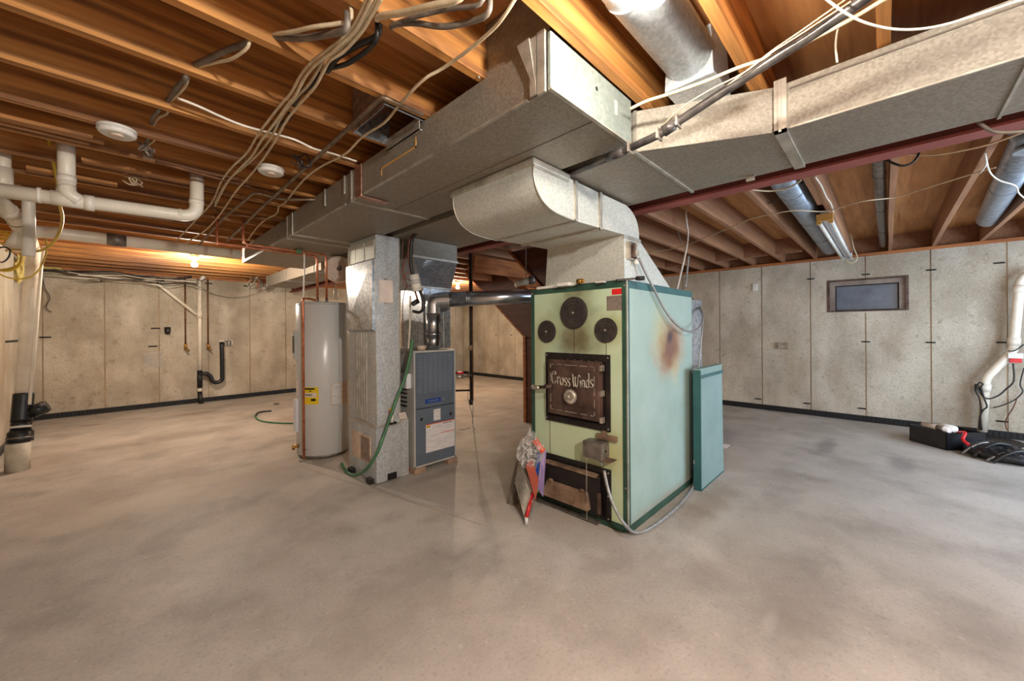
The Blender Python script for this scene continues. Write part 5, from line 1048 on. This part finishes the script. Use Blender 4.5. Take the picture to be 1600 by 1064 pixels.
# ---------------- round ducts in the joist bays ----------------
def rduct(label, a, b, r, m=GALVD, seams=(), loc=None, joints=3):
    t = thing('round_duct', label, 'duct', a); obj('duct_pipe', cyl(bm_new(), a, b, r, 32), m, t)
    A_, B_ = Vector(a), Vector(b)
    for k in range(1, joints+1):
        p = A_.lerp(B_, k/(joints+1)); v_ = (B_-A_).normalized(); obj('duct_bead', cyl(bm_new(), p, p+v_*.012, r+.004, 32), m, t)
    return t
t = rduct('round grey duct in the bay behind the top bulb', (-.4,.60,2.51), (1.72,.60,2.51), .098, GALV)
obj('duct_boot', hull8(bm_new(), rect(1.70,.50,1.95,.70,2.395), rect(1.70,.51,1.92,.69,2.6)), GALV, t)
t = rduct('long round duct in the joist bay left of fluorescent fixture', (2.72,.545,2.485), (7.2,.585,2.50), .095, GALVU)
obj('duct_boot', hull8(bm_new(), rect(2.62,.46,2.78,.64,2.405), rect(2.62,.46,2.78,.64,2.6)), GALVU, t)
rduct('slim grey pipe along a joist right of fluorescent fixture', (2.75,.035,2.47), (7.3,.03,2.47), .035, STEELG)
t = rduct('blue grey round duct elbow at the right edge under the joists', (3.6,-.62,2.50), (6.5,-.78,2.5), .085, GALVU, joints=1)
bm = bm_new(); tube(bm, bent([(3.75,-.62,2.5),(3.62,-.62,2.5),(3.60,-.62,2.36)], .12, 5), .092, 24); obj('duct_elbow', bm, GALVU, t)
obj('elbow_bead', tube(bm_new(), [(3.6,-.62,2.34),(3.6,-.62,2.36)], .097, 24), GALVU, t)
t = thing('duct_boot', 'flat grey sheet metal boot above the beam right of curved elbow', 'duct', (3.3,1.0,2.42))
obj('boot_body', hull8(bm_new(), rect(2.72,.86,3.25,1.19,2.405), rect(2.72,.86,3.25,1.19,2.6)), GALVU, t)
obj('boot_flange', B(((3.24,.85,2.40),(3.26,1.2,2.6))), EDGE, t)
t = thing('duct_boot', 'dark small sheet metal boot just right of the curved elbow', 'duct', (2.9,1.45,2.42)); obj('boot_body', hull8(bm_new(), rect(2.72,1.28,3.0,1.58,2.405), rect(2.72,1.28,3.05,1.58,2.6)), GALVU, t)

# ---------------- fluorescent fixture ----------------
t = thing('fluorescent_fixture', 'white two-lamp fluorescent strip fixture, unlit, under the right joist', 'light', (5.6,.40,2.33))
yc = .40
obj('fixture_housing', hull8(bm_new(), rect(4.5,yc-.055,7.15,yc+.055,2.345), rect(4.5,yc-.03,7.15,yc+.03,2.40)), WHITEM, t)
obj('fixture_end', B(((4.485,yc-.06,2.32),(4.51,yc+.06,2.385)), bev=.004), AMBER, t, label='yellowed end cap')
obj('fixture_end', B(((7.14,yc-.06,2.32),(7.16,yc+.06,2.385)), bev=.004), WHITEM, t)
for s_ in (-1,1):
    obj('fluorescent_tube', cyl(bm_new(), (4.53,yc+s_*.042,2.318), (7.12,yc+s_*.042,2.318), .017, 16), WHITE, t)
    for x in (4.515,7.135): obj('tube_socket', B(((x-.012,yc+s_*.042-.018,2.298),(x+.012,yc+s_*.042+.018,2.345)), bev=.003), AMBER if x < 5 else WHITE, t)
obj('reflector_ridge', B(((4.52,yc-.012,2.325),(7.13,yc+.012,2.347))), WHITEM, t)
cable('white power cord looping around the far end of fluorescent fixture', [(4.456,0.336,2.38),(4.102,0.325,2.37),(3.913,0.337,2.38),(3.569,0.336,2.38),(3.358,0.35,2.39)], .006, CABWW)
cable('tan cord hanging in a loop from the fixture far end', [(6.9,0.447,2.806),(6.9,0.388,2.707),(6.9,0.349,2.605),(6.9,0.33,2.533),(6.9,0.311,2.409),(6.9,0.28,2.302),(6.9,0.293,2.235),(6.9,0.351,2.217),(6.9,0.397,2.266)], .008, CABW)

# ---------------- right wall: sump piping, wires, black tote ----------------
t = thing('sump_pipe', 'white plastic sump discharge pipe bending up the right wall', 'pipe', (7.30,-.85,0))
rp = [(7.33,-0.826,0.073),(7.33,-0.854,0.721),(7.33,-1.06,1.054),(7.33,-1.114,1.897),(7.33,-1.23,2.003)]
pvc_run(t, rp, .042, PVC, .07)
for p, d_ in ((rp[1],(0,0,-1)),(rp[2],(0,0,1)),(rp[3],(0,0,-1))):
    v_ = Vector(d_); p_ = Vector(p); v_ = (Vector(rp[0])-Vector(rp[1])).normalized() if p is rp[1] else ((Vector(rp[3])-Vector(rp[2])).normalized() if p is rp[2] else (Vector(rp[2])-Vector(rp[3])).normalized())
    coup(t, p_+v_*.07, p_+v_*.16, .05)
t = thing('tagged_float_plug', 'red and white tag on cord beside the sump pipe bend', 'tag', (7.28,-1.075,0.975)); q = t.location
obj('tag_card', B(((q.x-.01,q.y-.05,q.z-.0),(q.x,q.y+.06,q.z+.06)), bev=.002), WHITE, t); obj('tag_stripe', B(((q.x-.012,q.y-.04,q.z-.05),(q.x,q.y+.05,q.z)), bev=.002), RED, t)
cable('black sump cord looping beside the white pipe', [(7.26,-1.127,1.14),(7.26,-1.059,1.064),(7.26,-1.013,1.063)], .007, CABK)
cable('black cord curling down from red tag to the pipe', [(7.26,-1.049,0.915),(7.26,-1.053,0.715),(7.26,-0.997,0.612),(7.26,-0.941,0.531),(7.26,-0.869,0.484),(7.26,-0.82,0.517),(7.26,-0.796,0.607),(7.26,-0.771,0.651),(7.26,-0.766,0.573),(7.26,-0.796,0.483),(7.26,-0.81,0.346),(7.26,-0.799,0.228),(7.26,-0.794,0.096)], .008, CABK)
cable('second black cord coiled against the sump pipe', [(7.24,-0.811,0.103),(7.24,-0.802,0.271),(7.24,-0.827,0.351),(7.24,-0.852,0.393),(7.24,-0.828,0.505),(7.24,-0.809,0.618),(7.24,-0.824,0.658),(7.24,-0.794,0.671),(7.24,-0.779,0.607),(7.24,-0.803,0.541)], .008, CABK)
cable('thin black wire trailing down the right wall at picture edge', [(7.4,-1.148,0.859),(7.4,-1.119,0.669),(7.4,-1.137,0.58),(7.4,-1.077,0.475),(7.4,-0.982,0.395),(7.4,-0.919,0.363)], .006, CABK)
cable('thin dark wire zigzagging near wall foot at the right edge', [(7.4,-1.1,0.516),(7.4,-1.072,0.399),(7.4,-1.044,0.319),(7.4,-1.015,0.231),(7.4,-1.01,0.169),(7.4,-1.024,0.11)], .005, BROWNC)
bx = thing('black_tote', 'open black box standing on the floor below the right wall', 'box', (6.55,-.35,0))
ca, cb_, cc = Vector((6.491,-.185,0)), Vector((6.2,-.52,0)), Vector((7.0,-.42,0))
def quad_box(a, b, c, d, z0, z1): return hull8(bm_new(), [(p.x,p.y,z0) for p in (a,b,c,d)], [(p.x,p.y,z1) for p in (a,b,c,d)])
fa, fb_ = Vector((6.564,-0.187,0.0)), Vector((6.29,-0.46,0.0))
n_ = Vector((fb_-fa).normalized().cross(Vector((0,0,1)))); n_ = n_ if n_.x > 0 else -n_
dpt = n_*.42
obj('tote_front', quad_box(fa, fb_, fb_+n_*.012, fa+n_*.012, 0, .19), ABS, bx)
obj('tote_back', quad_box(fa+dpt, fb_+dpt, fb_+dpt+n_*.012, fa+dpt+n_*.012, 0, .19), ABS, bx)
dd = (fb_-fa).normalized()
obj('tote_side', quad_box(fa, fa+dd*.012, fa+dd*.012+dpt, fa+dpt, 0, .19), ABS, bx)
obj('tote_side', quad_box(fb_-dd*.012, fb_, fb_+dpt, fb_-dd*.012+dpt, 0, .19), ABS, bx)
obj('tote_bottom', quad_box(fa, fb_, fb_+dpt, fa+dpt, 0, .012), ABS, bx)
ro = thing('paper_roll', 'white rolled booklet lying on top of the black box', 'paper', tuple(fa.lerp(fb_,.6)+Vector((0,0,.2))))
r0, r1 = fa+dd*.10+n_*.06+Vector((0,0,.215)), fb_-dd*.02+n_*.06+Vector((0,0,.215))
obj('roll_body', tube(bm_new(), [r0,r1], .03, 18), PAPER, ro); obj('roll_sheet', tube(bm_new(), [r0+n_*.06+dd*.1+Vector((0,0,.01)),r1+n_*.06+Vector((0,0,.01))], .035, 18), WHITE, ro)
obj('roll_print', tube(bm_new(), [r1-dd*.12,r1-dd*.05], .0305, 18), CABG, ro)
bg = thing('black_bag', 'heap of black straps and folded tool bag on floor beside the black box', 'bag', tuple(fb_+dd*.25+n_*.2))
c_ = fb_+dd*.02+n_*.03
bm = bm_new(); bmesh.ops.create_icosphere(bm, subdivisions=4, radius=1)
for v in bm.verts:
    p = v.co.copy(); h = .085*(1+.5*noise.noise(p*2.5)); q_ = c_+dd*(.26+p.x*.27)+n_*(.2+p.y*.22)
    v.co = Vector((q_.x, q_.y, max(.0,.06+p.z*h+.02*noise.noise(p*7))))
obj('bag_body', bm, ABS, bg)
for k, (a, z1, m_) in enumerate(((.12,.15,CAMO),(.33,.12,CAMO),(.22,.17,CABK),(.38,.14,CABK))):
    p0 = c_+dd*a-n_*.03; bm = bm_new()
    pts = [p0+Vector((0,0,.01)),p0+n_*.05+dd*.04+Vector((0,0,z1*.6)),p0+n_*.14+dd*.08+Vector((0,0,z1)),p0+n_*.26+dd*.1+Vector((0,0,z1*.9))]
    tube(bm, smooth_path(pts,5), .012 if k<2 else .016, 6); obj('bag_strap', bm, m_, bg)
mt = thing('rubber_mat', 'flat dark round lid on the floor right of the black bag', 'lid', (6.914,-0.893,0.0)); q = mt.location
obj('mat_disc', cyl(bm_new(), (q.x+.25,q.y+.05,0), (q.x+.25,q.y+.05,.012), .28, 28), BLACKI, mt)
rc = thing('red_cloth_strap', 'red strap poking out of black box beside paper roll', 'strap', tuple(fb_+n_*.1+Vector((0,0,.19))))
obj('strap_body', tube(bm_new(), smooth_path([fb_-dd*.0+n_*.14+Vector((0,0,.2)),fb_+dd*.07+n_*.12+Vector((0,0,.21)),fb_+dd*.1+n_*.06+Vector((0,0,.15)),fb_+dd*.16+n_*.05+Vector((0,0,.11))],4), .016, 6), RED, rc)
for i, (u, v, lab) in enumerate(((1180,449,'small white wall plate at the top of the right wall'),)):
    q = Vector((7.44,1.571,2.028)); t = thing('wall_plate', lab, 'outlet', q)
    obj('plate_body', B(((7.425,q.y-.035,q.z-.06),(7.45,q.y+.035,q.z+.06)), bev=.004), WHITE, t)
q = Vector((7.44,1.187,1.063)); t = thing('outlet_box', 'small metal outlet box on the right wall left of window', 'electrical box', q)
obj('box_shell', B(((7.40,q.y-.07,q.z-.05),(7.448,q.y-.05,q.z+.05)),((7.40,q.y+.05,q.z-.05),(7.448,q.y+.07,q.z+.05)),((7.41,q.y-.05,q.z-.04),(7.448,q.y+.05,q.z+.04))), PEWTER, t)

# ---------------- wrapped filters leaning on the furnace ----------------
fg = thing('air_filter', 'pleated furnace filter with red edge leaning on green furnace front', 'filter', (2.1,1.86,0))
P = [Vector(p) for p in [(1.986,1.79,0.0),(2.1,2.039,0.311),(2.27,2.011,0.577),(2.2,1.82,0.186)]]
def board(name, a, b, c, d, th, m, par, lab=None):
    n = (b-a).cross(d-a).normalized()*th
    return obj(name, hull8(bm_new(), [a,b,c,d], [a+n,b+n,c+n,d+n]), m, par, label=lab)
a, b, c, d = P[0]+Vector((0,0,.012)), P[1], P[1].lerp(P[2],.75), P[0].lerp(P[3],.45)
FP = [Vector(p) for p in [(1.977,1.793,0.02),(2.1,2.013,0.201),(2.16,2.028,0.347),(2.09,1.819,0.136)]]
a, b, c, d = FP
board('filter_media', a, b, c, d, .012, PLATE, fg)
for k in range(9):
    t_ = k/8; p, q = a.lerp(d, t_*.8), b.lerp(c, t_); bm = bm_new(); tube(bm, [p-Vector((.014,0,0)), q-Vector((.014,0,0))], .0045, 5); obj('filter_pleat', bm, EDGE, fg)
RP = [Vector(p) for p in [(2.07,1.871,0.025),(2.1,1.852,0.16),(2.14,1.963,0.309),(2.16,1.968,0.332),(2.16,1.854,0.227),(2.12,1.833,0.169)]]
bm = bm_new(); tube(bm, [FP[0]+Vector((-.01,0,.03)), RP[1]], .014, 4); obj('red_edge', bm, RED, fg, label='bright red edge strip')
bm = bm_new(); tube(bm, [FP[0]+Vector((-.012,0,-.018)), FP[0]+Vector((-.01,0,.03))], .016, 4); obj('white_tip', bm, WHITE, fg)
rb = thing('cardboard_flap', 'red brown card sheet inside clear wrap leaning on furnace', 'card', tuple(RP[2]))
SP = [Vector(p) for p in [(2.08,1.805,0.125),(2.13,1.947,0.335),(2.18,1.927,0.375),(2.16,1.842,0.239)]]
board('card_sheet', *SP, .008, RUSTR, rb)
pc = thing('lilac_folder', 'lilac and blue folder standing in clear wrap by lower furnace door', 'folder', (2.367,1.979,0.0))
LP = [Vector(p) for p in [(2.2,1.839,0.105),(2.2,1.889,0.157),(2.24,1.882,0.424),(2.27,1.863,0.427)]]
board('folder_body', *LP, .01, PURPLE, pc)
LB = [Vector(p)-Vector((.012,0,0)) for p in [(2.2,1.876,0.243),(2.2,1.9,0.285),(2.24,1.914,0.413),(2.24,1.882,0.424)]]
board('blue_panel', *LB, .004, BLUE, pc)
os_ = thing('orange_filter_box', 'narrow orange box end sticking up inside the clear wrap', 'box', (2.22,1.89,0.481))
OP = [Vector(p) for p in [(2.22,1.853,0.426),(2.2,1.924,0.507),(2.24,1.933,0.522),(2.26,1.861,0.434)]]
board('box_end', *OP, .02, ORANGE, os_)
wp = thing('plastic_wrap', 'crumpled clear plastic bag around the filters leaning on furnace', 'plastic', (2.2,1.951,0.443))
wc = Vector((2.18,1.94,0.421))
bm = bm_new(); bmesh.ops.create_icosphere(bm, subdivisions=4, radius=1)
for v in bm.verts:
    p = v.co.copy(); k_ = 1+.30*noise.noise(p*2.2)+.12*noise.noise(p*7)
    s_ = .10 if p.z < 0 else .10*(1-.55*p.z)
    v.co = wc+R*(p.x*s_*k_)+F*(p.y*.05*k_)+Vector((0,0,p.z*(.16 if p.z > 0 else .13)*k_))
o = obj('wrap_body', bm, WRAP, wp)
tag(obj('grey_board', hull8(bm_new(), rect(2.10,2.06,2.36,2.12,0), rect(2.25,2.06,2.3,2.12,.42)), CABG), 'dark grey board edge leaning behind the filters left of furnace', 'board')
